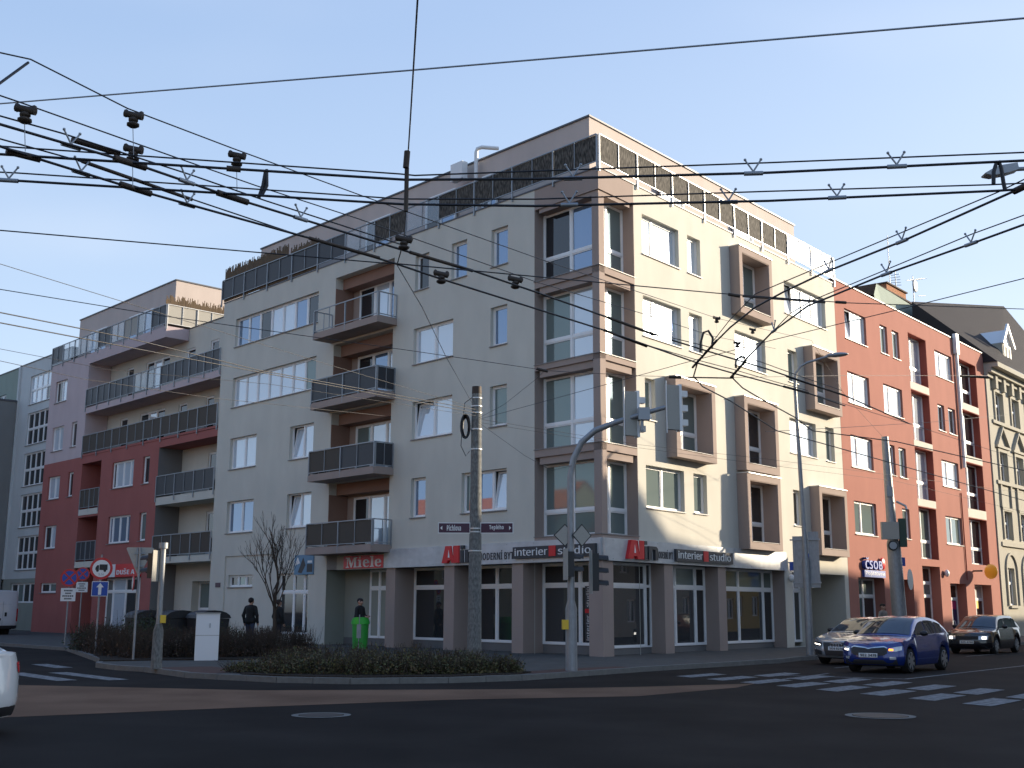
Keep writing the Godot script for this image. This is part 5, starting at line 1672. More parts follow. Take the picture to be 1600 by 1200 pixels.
func plants() -> void:
	var olive := [Color(0.055, 0.06, 0.018), Color(0.08, 0.07, 0.022), Color(0.045, 0.05, 0.02), Color(0.10, 0.075, 0.03), Color(0.07, 0.045, 0.022)]
	var deep := [Color(0.02, 0.035, 0.012), Color(0.03, 0.045, 0.014), Color(0.025, 0.03, 0.012)]
	var brown := [Color(0.06, 0.032, 0.022), Color(0.045, 0.028, 0.018), Color(0.07, 0.04, 0.02), Color(0.035, 0.03, 0.014)]
	# low shrubs in the bed by the kerb
	var spots := [[-6.3, -29.0, 0.9, 0.30], [-5.3, -28.3, 0.9, 0.42], [-4.4, -28.2, 0.9, 0.55], [-3.5, -28.0, 0.9, 0.58], [-2.6, -28.1, 0.9, 0.55], [-1.7, -28.3, 0.85, 0.52], [-0.9, -28.7, 0.8, 0.50], [-0.2, -29.0, 0.65, 0.42], [-5.0, -30.2, 1.0, 0.6], [-3.8, -30.4, 1.0, 0.65], [-2.5, -30.3, 1.0, 0.62], [-1.3, -30.3, 0.8, 0.5], [-5.9, -31.2, 0.9, 0.5]]
	for s in spots:
		bush("low_shrub", "low olive brown shrub with fine leaves in the bed behind the kerb", Vector3(s[0], PAVE, s[1]), Vector3(s[2], s[3], s[2] * 0.8), 2600, 150, 0.045, olive, "low shrubs in the kerb bed")
	# bare reddish hedge behind the signs
	var h := [[-11.3, -36.4], [-10.2, -37.0], [-9.0, -37.4], [-7.9, -37.9], [-12.6, -38.0], [-13.6, -40.0], [-14.6, -42.0], [-15.6, -44.0], [-8.4, -39.8], [-7.6, -41.3], [-10.3, -39.2], [-11.9, -39.8]]
	for s in h:
		bush("bare_hedge_shrub", "bare reddish brown twiggy shrub of the hedge behind the signs", Vector3(s[0], PAVE, s[1]), Vector3(1.0, 0.85, 0.9), 1500, 420, 0.05, brown, "bare hedge shrubs")
	bush("evergreen_shrub", "dark evergreen shrub beside the give way sign and shop door", Vector3(-12.9, PAVE, -41.4), Vector3(1.5, 1.35, 1.3), 5200, 120, 0.06, deep, "")
	bush("evergreen_shrub", "dark evergreen shrub in front of the man by the white wall", Vector3(-10.6, PAVE, -43.8), Vector3(1.2, 0.95, 1.1), 3600, 100, 0.06, deep, "")
	bush("evergreen_shrub", "dark evergreen shrub behind the lorry ban sign", Vector3(-15.0, PAVE, -43.0), Vector3(1.3, 1.05, 1.2), 3600, 100, 0.06, deep, "")
	# bare sapling
	var at := Vector3(-9.1, PAVE, -45.2)
	var o := thing("bare_tree", "young bare tree with thin upright branches before the white wall", "tree", at)
	var b := mb()
	b.tube([at, at + Vector3(0.02, 0.9, 0), at + Vector3(-0.03, 1.9, 0)], [0.10, 0.075, 0.06], 10)
	part(b, "trunk", M.bark, o)
	b = mb()
	for k in 7:
		var a := TAU * k / 7.0 + 0.4
		grow(b, at + Vector3(-0.03, 1.3 + 0.1 * k, 0), Vector3(cos(a) * 0.45, 1.0, sin(a) * 0.45).normalized(), rng.randf_range(0.75, 1.05), 0.03, 4)
	grow(b, at + Vector3(-0.03, 1.9, 0), Vector3(0.05, 1, 0), 1.1, 0.05, 4)
	part(b, "crown", M.bark, o)
	# litter on the soil
	b = mb()
	for i in 500:
		var p := Vector3(rng.randf_range(-6.5, 0.3), PAVE + 0.033, rng.randf_range(-30.0, -26.9))
		b.col = [Color(0.10, 0.06, 0.03), Color(0.15, 0.11, 0.06), Color(0.06, 0.05, 0.03)][rng.randi() % 3]
		var q := Basis.from_euler(Vector3(rng.randf() * 0.6, rng.randf() * TAU, rng.randf() * 0.6))
		if p.z < -26.75 - absf(p.x + 3.3) * 0.42:
			b.tri(p - q.x * 0.03, p + q.z * 0.06 + Vector3(0, 0.01, 0), p + q.x * 0.03, Vector3.UP, Vector3.UP, Vector3.UP)
	var lt := part(b, "leaf_litter", M.leaf, self)
	lt.set_meta("kind", "stuff")
	tag(lt, "dry brown leaf litter under the low shrubs at the kerb", "leaves")

# ---------------------------------------------------------------- vehicles

func at_line(pts: Array, s: float) -> float:
	if s <= pts[0][0]:
		return pts[0][1]
	for i in pts.size() - 1:
		if s <= pts[i + 1][0]:
			var t: float = (s - pts[i][0]) / (pts[i + 1][0] - pts[i][0])
			var m0: float = 0.0 if i == 0 else (pts[i + 1][1] - pts[i - 1][1]) / (pts[i + 1][0] - pts[i - 1][0])
			var m1: float = 0.0 if i + 2 >= pts.size() else (pts[i + 2][1] - pts[i][1]) / (pts[i + 2][0] - pts[i][0])
			if i == 0: m0 = (pts[1][1] - pts[0][1]) / (pts[1][0] - pts[0][0])
			if i + 2 >= pts.size(): m1 = (pts[i + 1][1] - pts[i][1]) / (pts[i + 1][0] - pts[i][0])
			var h: float = pts[i + 1][0] - pts[i][0]
			var a := t * t * t - 2 * t * t + t
			var b := t * t * t - t * t
			return lerpf(pts[i][1], pts[i + 1][1], t * t * (3 - 2 * t)) + (a * m0 + b * m1) * h
	return pts[-1][1]

class Car:
	var L := 4.0
	var W := 1.73
	var deck := []
	var roof := []
	var wheels := [0.85, 3.3]
	var wr := 0.31
	var sill := 0.2
	var nose := 0.35
	var tail := 0.3
	var tumble := 0.3
	var front_low := 0.22

func inset(t: float) -> float:
	if t < 0.3:
		return 0.05 * pow(1 - t / 0.3, 2.0)
	return 0.055 * pow((t - 0.3) / 0.7, 2.6)

func nose_s(c: Car, z: float, t: float) -> float:
	return c.nose * pow(absf(z) / (c.W / 2), 3.2) + inset(t) * 1.3

func tail_s(c: Car, z: float, t: float) -> float:
	return c.L - c.tail * pow(absf(z) / (c.W / 2), 3.2) - inset(t) * 1.1

func bottom(c: Car, s: float) -> float:
	var y := c.sill
	for w in c.wheels:
		var ra := c.wr + 0.055
		if absf(s - w) < ra:
			y = maxf(y, c.wr + sqrt(ra * ra - (s - w) * (s - w)))
	return y

func grid(b: MB, g: Array, flip: bool) -> void:
	var n := g.size()
	var m: int = g[0].size()
	var nr := []
	for i in n:
		var row := []
		for j in m:
			var a: Vector3 = g[mini(i + 1, n - 1)][j] - g[maxi(i - 1, 0)][j]
			var d: Vector3 = g[i][mini(j + 1, m - 1)] - g[i][maxi(j - 1, 0)]
			var x := a.cross(d).normalized()
			row.append(-x if flip else x)
		nr.append(row)
	for i in n - 1:
		for j in m - 1:
			if flip:
				b.quadn(g[i][j], g[i + 1][j], g[i + 1][j + 1], g[i][j + 1], nr[i][j], nr[i + 1][j], nr[i + 1][j + 1], nr[i][j + 1])
			else:
				b.quadn(g[i][j], g[i][j + 1], g[i + 1][j + 1], g[i + 1][j], nr[i][j], nr[i][j + 1], nr[i + 1][j + 1], nr[i + 1][j])

func front_patch(o: Node, c: Car, cols: Array, called: String, m: Material, off := 0.008, rear := false) -> MeshInstance3D:
	# cols: [z, y_low, y_high]; drawn on the curved front (or rear) end
	var b := mb()
	var g := []
	var n := cols.size()
	for i in n - 1:
		for k in 5:
			if i > 0 and k == 0:
				continue
			var f := k / 4.0
			var z := lerpf(cols[i][0], cols[i + 1][0], f)
			var row := []
			for j in 4:
				var y := lerpf(lerpf(cols[i][1], cols[i + 1][1], f), lerpf(cols[i][2], cols[i + 1][2], f), j / 3.0)
				var s0 := nose_s(c, z, 0.5) if not rear else tail_s(c, z, 0.5)
				var top := at_line(c.deck, s0)
				var t := clampf((y - c.sill) / (top - c.sill), 0, 1)
				var s := nose_s(c, z, t) - off if not rear else tail_s(c, z, t) + off
				row.append(Vector3(c.L / 2 - s, y, z))
			g.append(row)
	grid(b, g, not rear)
	return part(b, called, m, o, true)

func car(called: String, label: String, at: Vector3, dir: Vector2, c: Car, paint: Material, hub: Material, doors: Array) -> Node3D:
	var o := thing(called, label, "car", at, atan2(-dir.y, dir.x))
	var hw := c.W / 2
	# outline: front centre, along the right flank, to the rear centre
	var outl := []
	for i in 9:
		var z := hw * 0.985 * i / 8.0
		outl.append([0, z])
	var s := c.nose
	while s < c.L - c.tail:
		outl.append([s, hw])
		var near := false
		for w in c.wheels:
			if absf(s - w) < c.wr + 0.12:
				near = true
		s += 0.035 if near else 0.11
	for i in 9:
		outl.append([c.L, hw * 0.985 * (8 - i) / 8.0])
	var rows := 9
	var top_edge := []
	for side in [1.0, -1.0]:
		var g := []
		for i in outl.size():
			var row := []
			var is_f: bool = i < 9
			var is_r: bool = i >= outl.size() - 9
			for j in rows:
				var t := j / float(rows - 1)
				var z: float = outl[i][1]
				var sp: float
				var zz := z
				if is_f:
					sp = nose_s(c, z, t)
					zz = z - inset(t) * z / hw
				elif is_r:
					sp = tail_s(c, z, t)
					zz = z - inset(t) * z / hw
				else:
					sp = outl[i][0]
					zz = hw - inset(t)
				var y0 := bottom(c, sp) if not (is_f or is_r) else c.front_low
				var y1 := at_line(c.deck, sp)
				row.append(Vector3(c.L / 2 - sp, lerpf(y0, y1, t), zz * side))
			g.append(row)
			if side > 0:
				top_edge.append(row[rows - 1])
		var b := mb()
		grid(b, g, side < 0)
		part(b, "body_side", paint, o, true)
	var b := mb()
	var g := []
	for p in top_edge:
		var row := []
		for k in 9:
			var f := k / 4.0 - 1.0
			row.append(Vector3(p.x, p.y + 0.035 * (1 - f * f), p.z * f))
		g.append(row)
	grid(b, g, false)
	part(b, "bonnet_and_deck", paint, o, true)
	b = mb()
	b.box(-c.L / 2 + 0.35, c.L / 2 - 0.35, c.sill - 0.02, c.sill + 0.12, -hw + 0.16, hw - 0.16)
	b.box(-c.L / 2 + 0.25, c.L / 2 - 0.25, c.sill + 0.1, c.sill + 0.42, -hw + 0.30, hw - 0.30)
	part(b, "underbody", M.rubber, o, true)
	# cabin
	if c.roof.size() > 0:
		var s0: float = c.roof[0][0]; var s1: float = c.roof[-1][0]
		var N := 36
		var wins := []
		var rt := []
		for side in [1.0, -1.0]:
			g = []
			for i in N + 1:
				var sp := lerpf(s0, s1, i / float(N))
				var yb := at_line(c.deck, sp) - 0.03
				var yr := maxf(at_line(c.roof, sp), yb + 0.005)
				var wb := hw - 0.065
				var row := []
				for j in 6:
					var t := j / 5.0
					var y := lerpf(yb, yr, t)
					row.append(Vector3(c.L / 2 - sp, y, side * (wb - c.tumble * (y - yb) - 0.05 * pow(t, 6.0) * minf(1.0, (yr - yb) / 0.3))))
				g.append(row)
				if side > 0:
					rt.append(row[5])
			b = mb()
			grid(b, g, side < 0)
			part(b, "cabin_side", paint, o, true)
			# side windows
			for d in doors:
				var gg := []
				for i in 13:
					var sp := lerpf(d[0], d[1], i / 12.0)
					var yb := at_line(c.deck, sp) - 0.03
					var yr := at_line(c.roof, sp)
					var lo := yb + 0.045; var hi := yr - 0.085
					if hi - lo < 0.03: hi = lo + 0.01
					var row := []
					for j in 4:
						var y := lerpf(lo, hi, j / 3.0)
						row.append(Vector3(c.L / 2 - sp, y, side * (hw - 0.065 - c.tumble * (y - yb) + 0.007)))
					gg.append(row)
				b = mb()
				grid(b, gg, side < 0)
				part(b, "side_window", M.carglass, o, true)
		b = mb()
		g = []
		for p in rt:
			var row := []
			for k in 9:
				var f := k / 4.0 - 1.0
				row.append(Vector3(p.x + 0.06 * (1 - f * f), p.y + 0.04 * (1 - f * f), p.z * f))
			g.append(row)
		grid(b, g, false)
		part(b, "roof", paint, o, true)
		# windscreen and rear window: the sloping ends of the same surface
		var top := 0.0
		for p in c.roof: top = maxf(top, p[1])
		for e in [0, 1]:
			var gg := []
			for i in N + 1:
				var p: Vector3 = rt[i]
				var y0: float = c.roof[0 if e == 0 else -1][1]
				var f2 := (p.y - y0) / (top - y0)
				var ahead: bool = i < N / 2
				if (e == 0) != ahead or f2 < 0.03 or f2 > 0.93:
					continue
				var row := []
				for k in 9:
					var f := (k / 4.0 - 1.0)
					var zz := p.z * f * 0.95
					row.append(Vector3(p.x + 0.06 * (1 - f * f) + (0.012 if e == 0 else -0.012), p.y + 0.04 * (1 - f * f) + 0.008, zz))
				gg.append(row)
			if gg.size() > 1:
				b = mb()
				grid(b, gg, false)
				part(b, "windscreen" if e == 0 else "rear_window", M.carglass, o, true)
		# mirrors
		for side in [1.0, -1.0]:
			b = mb()
			b.ball(Vector3(c.L / 2 - s0 - 0.55, at_line(c.deck, s0 + 0.5) + 0.07, side * (hw + 0.09)), Vector3(0.10, 0.075, 0.12), 10)
			part(b, "mirror", M.black, o, true)
	for w in c.wheels:
		for side in [1.0, -1.0]:
			var p := Vector3(c.L / 2 - w, c.wr, side * (hw - 0.13))
			b = mb()
			b.tube([p - Vector3(0, 0, side * 0.1), p - Vector3(0, 0, side * 0.085), p + Vector3(0, 0, side * 0.085), p + Vector3(0, 0, side * 0.105)], [c.wr - 0.03, c.wr, c.wr, c.wr - 0.035], 26)
			var wl := part(b, "wheel", M.rubber, o, true)
			b = mb()
			var q := p + Vector3(0, 0, side * 0.107)
			for k in 7:
				var a := TAU * k / 7
				var u := Vector3(cos(a), sin(a), 0); var v := Vector3(-sin(a), cos(a), 0)
				var r := c.wr * 0.68
				var h := Vector3(0, 0, side * 0.012)
				if side > 0:
					b.quad(q + v * 0.035 + h, q + u * r + v * 0.05 + h, q + u * r - v * 0.05 + h, q - v * 0.035 + h)
				else:
					b.quad(q - v * 0.035 + h, q + u * r - v * 0.05 + h, q + u * r + v * 0.05 + h, q + v * 0.035 + h)
			b.tube([q, q + Vector3(0, 0, side * 0.016)], 0.065, 12)
			b.tube([q, q + Vector3(0, 0, side * 0.01)], [c.wr * 0.74, c.wr * 0.68], 26, false)
			part(b, "rim", hub, wl, true)
	return o

func plate_number(o: Node3D, c: Car, s: String, y: float, rear := false) -> void:
	front_patch(o, c, [[-0.26, y, y + 0.11], [0.26, y, y + 0.11]], "number_plate", M.signwhite, 0.022, rear)
	var x := c.L / 2 - nose_s(c, 0.1, 0.4) + 0.024 if not rear else c.L / 2 - tail_s(c, 0.1, 0.4) - 0.024
	var t := o.global_transform * Transform3D(Basis(Vector3.UP, PI / 2 if not rear else -PI / 2), Vector3(x, y + 0.055, 0))
	text(o, t, s, -0.21, 0.24, -0.035, 0.035, 0.0, M.letter_dark, "Droid Sans", 700, 0.004, "plate_text")

func paint(r: float, g: float, b: float, metal := 0.35) -> StandardMaterial3D:
	var m := mat(lin(r, g, b), 0.22, metal)
	m.clearcoat_enabled = true
	m.clearcoat = 1.0
	m.clearcoat_roughness = 0.04
	return m

func vehicles() -> void:
	var dir := Vector2(-ALONG_R.x, -ALONG_R.z)
	# blue hatchback
	var c := Car.new()
	c.L = 4.0; c.W = 1.73; c.wheels = [0.83, 3.30]; c.wr = 0.32
	c.deck = [[0.0, 0.70], [0.25, 0.80], [1.05, 0.96], [1.5, 0.97], [3.3, 1.02], [3.85, 1.0], [4.0, 0.86]]
	c.roof = [[1.02, 0.95], [1.78, 1.38], [2.15, 1.455], [2.7, 1.46], [3.3, 1.38], [3.6, 1.27], [3.88, 1.02]]
	var bl := paint(0.012, 0.035, 0.20, 0.3)
	var mid := (Vector2(10.67, -31.8) + Vector2(12.16, -33.53)) / 2 + Vector2(-0.767, -0.642) * 0.78 - dir * 0.05
	var o := car("hatchback_car", "shiny blue hatchback with amber indicator waiting at the zebra crossing", Vector3(mid.x, 0, mid.y), dir, c, bl, M.hub, [[1.35, 2.12], [2.2, 2.9], [2.96, 3.42]])
	front_patch(o, c, [[-0.5, 0.53, 0.66], [-0.42, 0.48, 0.69], [-0.1, 0.46, 0.66], [0.0, 0.46, 0.64], [0.1, 0.46, 0.66], [0.42, 0.48, 0.69], [0.5, 0.53, 0.66]], "grille", M.black, 0.012)
	front_patch(o, c, [[-0.5, 0.655, 0.68], [-0.42, 0.69, 0.72], [-0.1, 0.66, 0.69], [0.0, 0.635, 0.665], [0.1, 0.66, 0.69], [0.42, 0.69, 0.72], [0.5, 0.655, 0.68]], "grille_trim", M.chrome, 0.016)
	front_patch(o, c, [[-0.72, 0.24, 0.36], [0.72, 0.24, 0.36]], "lower_intake", M.black, 0.012)
	for z in [-1.0, 1.0]:
		front_patch(o, c, [[0.54 * z, 0.58, 0.66], [0.7 * z, 0.58, 0.70], [0.82 * z, 0.62, 0.72]] if z > 0 else [[-0.82, 0.62, 0.72], [-0.7, 0.58, 0.70], [-0.54, 0.58, 0.66]], "headlight", M.lens, 0.014)
		front_patch(o, c, [[0.56, 0.37, 0.44], [0.70, 0.37, 0.44]] if z > 0 else [[-0.70, 0.37, 0.44], [-0.56, 0.37, 0.44]], "fog_lamp", M.lens, 0.014)
	front_patch(o, c, [[-0.64, 0.60, 0.645], [-0.54, 0.605, 0.65]], "indicator_light", M.glow_amber, 0.022)
	front_patch(o, c, [[0.60, 0.59, 0.625], [0.74, 0.60, 0.64]], "driving_light", M.glow, 0.022)
	plate_number(o, c, "9E2 3478", 0.42)
	# silver coupe
	c = Car.new()
	c.L = 4.63; c.W = 1.85; c.wheels = [0.9, 3.65]; c.wr = 0.33; c.nose = 0.42; c.tumble = 0.38
	c.deck = [[0.0, 0.66], [0.3, 0.76], [1.4, 0.95], [1.9, 0.955], [3.9, 0.98], [4.5, 0.95], [4.63, 0.84]]
	c.roof = [[1.35, 0.94], [2.1, 1.30], [2.5, 1.38], [3.0, 1.385], [3.6, 1.27], [4.2, 0.98]]
	var sv := paint(0.42, 0.43, 0.45, 0.5)
	mid = Vector2(9.95, -36.2) - dir * 2.35
	o = car("silver_car", "silver car with lit daytime lamps behind the blue hatchback", Vector3(mid.x, 0, mid.y), dir, c, sv, M.hub, [[1.75, 2.75], [2.82, 3.7]])
	front_patch(o, c, [[-0.46, 0.62, 0.68], [-0.36, 0.28, 0.68], [0.36, 0.28, 0.68], [0.46, 0.62, 0.68]], "grille", M.black, 0.012)
	for z in [-1.0, 1.0]:
		front_patch(o, c, [[0.52, 0.58, 0.66], [0.72, 0.57, 0.69], [0.86, 0.62, 0.70]] if z > 0 else [[-0.86, 0.62, 0.70], [-0.72, 0.57, 0.69], [-0.52, 0.58, 0.66]], "headlight", M.carglass, 0.014)
		front_patch(o, c, [[0.56, 0.585, 0.615], [0.84, 0.62, 0.645]] if z > 0 else [[-0.84, 0.62, 0.645], [-0.56, 0.585, 0.615]], "driving_light", M.glow, 0.02)
		front_patch(o, c, [[0.5, 0.30, 0.42], [0.84, 0.32, 0.46]] if z > 0 else [[-0.84, 0.32, 0.46], [-0.5, 0.30, 0.42]], "side_intake", M.black, 0.012)
	plate_number(o, c, "5E4 9216", 0.44)
	b_rings(o, c)
	# black hatchback
	c = Car.new()
	c.L = 4.15; c.W = 1.73; c.wheels = [0.86, 3.37]; c.wr = 0.31; c.nose = 0.26
	c.deck = [[0.0, 0.72], [0.2, 0.80], [1.1, 0.95], [1.5, 0.96], [3.6, 0.98], [4.0, 0.96], [4.15, 0.86]]
	c.roof = [[1.05, 0.94], [1.72, 1.36], [2.1, 1.43], [3.0, 1.44], [3.6, 1.38], [4.02, 0.98]]
	mid = Vector2(17.9, -45.9) - dir * 1.5 + Vector2(0.02, 0.02)
	o = car("dark_car", "black older hatchback with round lit headlamps in front of the red building", Vector3(mid.x, 0, mid.y), dir, c, paint(0.012, 0.012, 0.016, 0.2), M.steel, [[1.35, 2.2], [2.28, 3.1], [3.16, 3.65]])
	front_patch(o, c, [[-0.42, 0.56, 0.68], [0.42, 0.56, 0.68]], "grille", M.rubber, 0.012)
	for z in [-1.0, 1.0]:
		front_patch(o, c, [[0.44, 0.55, 0.69], [0.76, 0.56, 0.70]] if z > 0 else [[-0.76, 0.56, 0.70], [-0.44, 0.55, 0.69]], "headlight", M.lens, 0.014)
		front_patch(o, c, [[0.56, 0.57, 0.67], [0.70, 0.57, 0.67]] if z > 0 else [[-0.70, 0.57, 0.67], [-0.56, 0.57, 0.67]], "low_beam_light", M.glow, 0.02)
	plate_number(o, c, "6E5 4760", 0.40)
	# white saloon leaving the picture
	c = Car.new()
	c.L = 4.6; c.W = 1.8; c.wheels = [0.9, 3.6]; c.wr = 0.33; c.tail = 0.4; c.sill = 0.22
	c.deck = [[0.0, 0.68], [0.3, 0.78], [1.4, 0.97], [1.9, 0.98], [3.8, 1.03], [4.42, 1.05], [4.53, 1.02], [4.6, 0.78]]
	c.roof = [[1.35, 0.96], [2.1, 1.36], [2.6, 1.44], [3.1, 1.43], [3.7, 1.28], [4.2, 1.03]]
	o = car("white_saloon_car", "rear end of a white saloon with red tail lamp leaving along the reddish strip", Vector3(-9.05, 0, -16.1), Vector2(-0.99, -0.12), c, paint(0.66, 0.67, 0.66, 0.0), M.hub, [[1.75, 2.75], [2.82, 3.75]])
	for z in [-1.0, 1.0]:
		front_patch(o, c, [[0.45, 0.80, 0.92], [0.7, 0.76, 0.93], [0.885, 0.78, 0.92]] if z > 0 else [[-0.885, 0.78, 0.92], [-0.7, 0.76, 0.93], [-0.45, 0.80, 0.92]], "tail_light", M.tail, 0.014, true)
	for z in [1.0, -1.0]:
		var tb := mb()
		var g := []
		for i in 6:
			var row := []
			var sp := 4.15 - 0.28 * i / 5.0 + 0.05
			for j in 3:
				row.append(Vector3(c.L / 2 - sp, lerpf(0.82 + 0.015 * i, 0.92 - 0.004 * i, j / 2.0), z * (c.W / 2 - 0.008)))
			g.append(row)
		grid(tb, g, z > 0)
		part(tb, "tail_light", M.tail, o, true)
	front_patch(o, c, [[-0.8, 0.23, 0.36], [0.8, 0.23, 0.36]], "rear_valance", M.black, 0.012, true)
	# white van parked in the side street
	c = Car.new()
	c.L = 5.6; c.W = 2.05; c.wheels = [0.95, 4.6]; c.wr = 0.34; c.tail = 0.1; c.sill = 0.42; c.front_low = 0.5; c.nose = 0.5
	c.deck = [[0.0, 1.0], [0.5, 1.3], [1.0, 1.6], [1.7, 2.35], [2.2, 2.5], [5.4, 2.52], [5.55, 2.48], [5.6, 2.4]]
	o = car("white_van", "white panel van with closed rear doors parked in the side street", Vector3(-30.6, 0, -66.6), Vector2(-0.86, -0.51), c, paint(0.60, 0.62, 0.64, 0.0), M.rubber, [])
	front_patch(o, c, [[-0.006, 0.62, 2.3], [0.006, 0.62, 2.3]], "door_gap", M.black, 0.006, true)
	for z in [-1.0, 1.0]:
		front_patch(o, c, [[0.90, 0.85, 1.55], [1.01, 0.85, 1.55]] if z > 0 else [[-1.01, 0.85, 1.55], [-0.90, 0.85, 1.55]], "tail_light", M.tail, 0.014, true)
	front_patch(o, c, [[-0.98, 0.46, 0.62], [0.98, 0.46, 0.62]], "bumper", M.black, 0.05, true)
	front_patch(o, c, [[-0.75, 0.9, 1.02], [-0.1, 0.9, 1.02]], "plate_recess", M.black, 0.01, true)
	front_patch(o, c, [[0.1, 1.12, 1.34], [0.24, 1.12, 1.34]], "door_handle", M.black, 0.02, true)
	front_patch(o, c, [[-0.95, 1.78, 1.79], [0.95, 1.78, 1.79]], "door_crease", M.steel, 0.004, true)

func b_rings(o: Node3D, c: Car) -> void:
	var b := mb()
	for k in 4:
		var z := -0.13 + k * 0.087
		var ring := []
		for i in 15:
			var a := TAU * i / 14
			ring.append(Vector3(c.L / 2 - nose_s(c, 0.0, 0.8) + 0.03, 0.60 + sin(a) * 0.055, z + cos(a) * 0.055))
		b.tube(ring, 0.008, 4, false)
	part(b, "ring_badge", M.chrome, o, true)

# ---------------------------------------------------------------- people

# bones: [from, to, r from, r to, colour]; joined with a smooth minimum and meshed as surface nets
func figure(label: String, at: Vector3, yaw: float, scale_: float, bones: Array, cell := 0.022) -> void:
	var o := thing("person", label, "person", at, yaw)
	var lo := Vector3(9, 9, 9); var hi := -lo
	for q in bones:
		for k in [0, 1]:
			lo = lo.min(q[k] - Vector3.ONE * (q[2 + k] + 0.05)); hi = hi.max(q[k] + Vector3.ONE * (q[2 + k] + 0.05))
	var n := Vector3i(((hi - lo) / cell).ceil()) + Vector3i.ONE
	var f := PackedFloat32Array()
	f.resize(n.x * n.y * n.z)
	f.fill(1.0)
	for q in bones:
		var a: Vector3 = q[0]; var d: Vector3 = q[1] - a
		var dd := maxf(d.length_squared(), 1e-6)
		var rm: float = maxf(q[2], q[3]) + 0.06
		var i0 := Vector3i(((a.min(q[1]) - Vector3.ONE * rm - lo) / cell).floor()).max(Vector3i.ZERO)
		var i1 := Vector3i(((a.max(q[1]) + Vector3.ONE * rm - lo) / cell).ceil()).min(n - Vector3i.ONE)
		for z in range(i0.z, i1.z + 1):
			for y in range(i0.y, i1.y + 1):
				for x in range(i0.x, i1.x + 1):
					var p := lo + Vector3(x, y, z) * cell
					var t := clampf((p - a).dot(d) / dd, 0, 1)
					var v: float = (p - a - d * t).length() - lerpf(q[2], q[3], t)
					var ix := x + n.x * (y + n.y * z)
					var w := f[ix]
					var h := maxf(0.035 - absf(v - w), 0.0) / 0.035
					f[ix] = minf(v, w) - h * h * 0.035 * 0.25
	var ids := {}
	var pts := []
	var cols := []
	for z in n.z - 1:
		for y in n.y - 1:
			for x in n.x - 1:
				var c0 := x + n.x * (y + n.y * z)
				var ins := 0
				var vals := []
				for k in 8:
					var v := f[c0 + (k & 1) + n.x * (((k >> 1) & 1) + n.y * (k >> 2))]
					vals.append(v)
					if v < 0: ins += 1
				if ins == 0 or ins == 8:
					continue
				var s := Vector3.ZERO
				var m := 0
				for e in [[0, 1], [2, 3], [4, 5], [6, 7], [0, 2], [1, 3], [4, 6], [5, 7], [0, 4], [1, 5], [2, 6], [3, 7]]:
					var va: float = vals[e[0]]; var vb: float = vals[e[1]]
					if (va < 0) != (vb < 0):
						var t := va / (va - vb)
						var pa := Vector3(e[0] & 1, (e[0] >> 1) & 1, e[0] >> 2); var pb := Vector3(e[1] & 1, (e[1] >> 1) & 1, e[1] >> 2)
						s += pa.lerp(pb, t)
						m += 1
				ids[c0] = pts.size()
				pts.append(lo + (Vector3(x, y, z) + s / m) * cell)
	var nrm := []
	for p in pts:
		var best := 9.0
		var col := Color.WHITE
		var g := Vector3.ZERO
		for q in bones:
			var a: Vector3 = q[0]; var d: Vector3 = q[1] - a
			var t := clampf((p - a).dot(d) / maxf(d.length_squared(), 1e-6), 0, 1)
			var v: float = (p - a - d * t).length() - lerpf(q[2], q[3], t)
			if v < best:
				best = v
				col = q[4]
				g = (p - a - d * t).normalized()
		cols.append(col)
		nrm.append(g)
	var b := mb()
	var st := [1, n.x, n.x * n.y]
	for z in range(1, n.z - 1):
		for y in range(1, n.y - 1):
			for x in range(1, n.x - 1):
				var c0: int = x + n.x * (y + n.y * z)
				for ax in 3:
					if (f[c0] < 0) == (f[c0 + st[ax]] < 0):
						continue
					var u: int = st[(ax + 1) % 3]; var w: int = st[(ax + 2) % 3]
					var q := [c0, c0 - u, c0 - u - w, c0 - w]
					if f[c0] < 0:
						q.reverse()
					var id := []
					for k in q: id.append(ids.get(k, -1))
					if id.has(-1):
						continue
					b.col = cols[id[0]]
					b.quadn(pts[id[0]], pts[id[1]], pts[id[2]], pts[id[3]], nrm[id[0]], nrm[id[1]], nrm[id[2]], nrm[id[3]])
	for i in b.v.size():
		b.v[i] *= scale_
	part(b, "body", M.vcol, o, true)

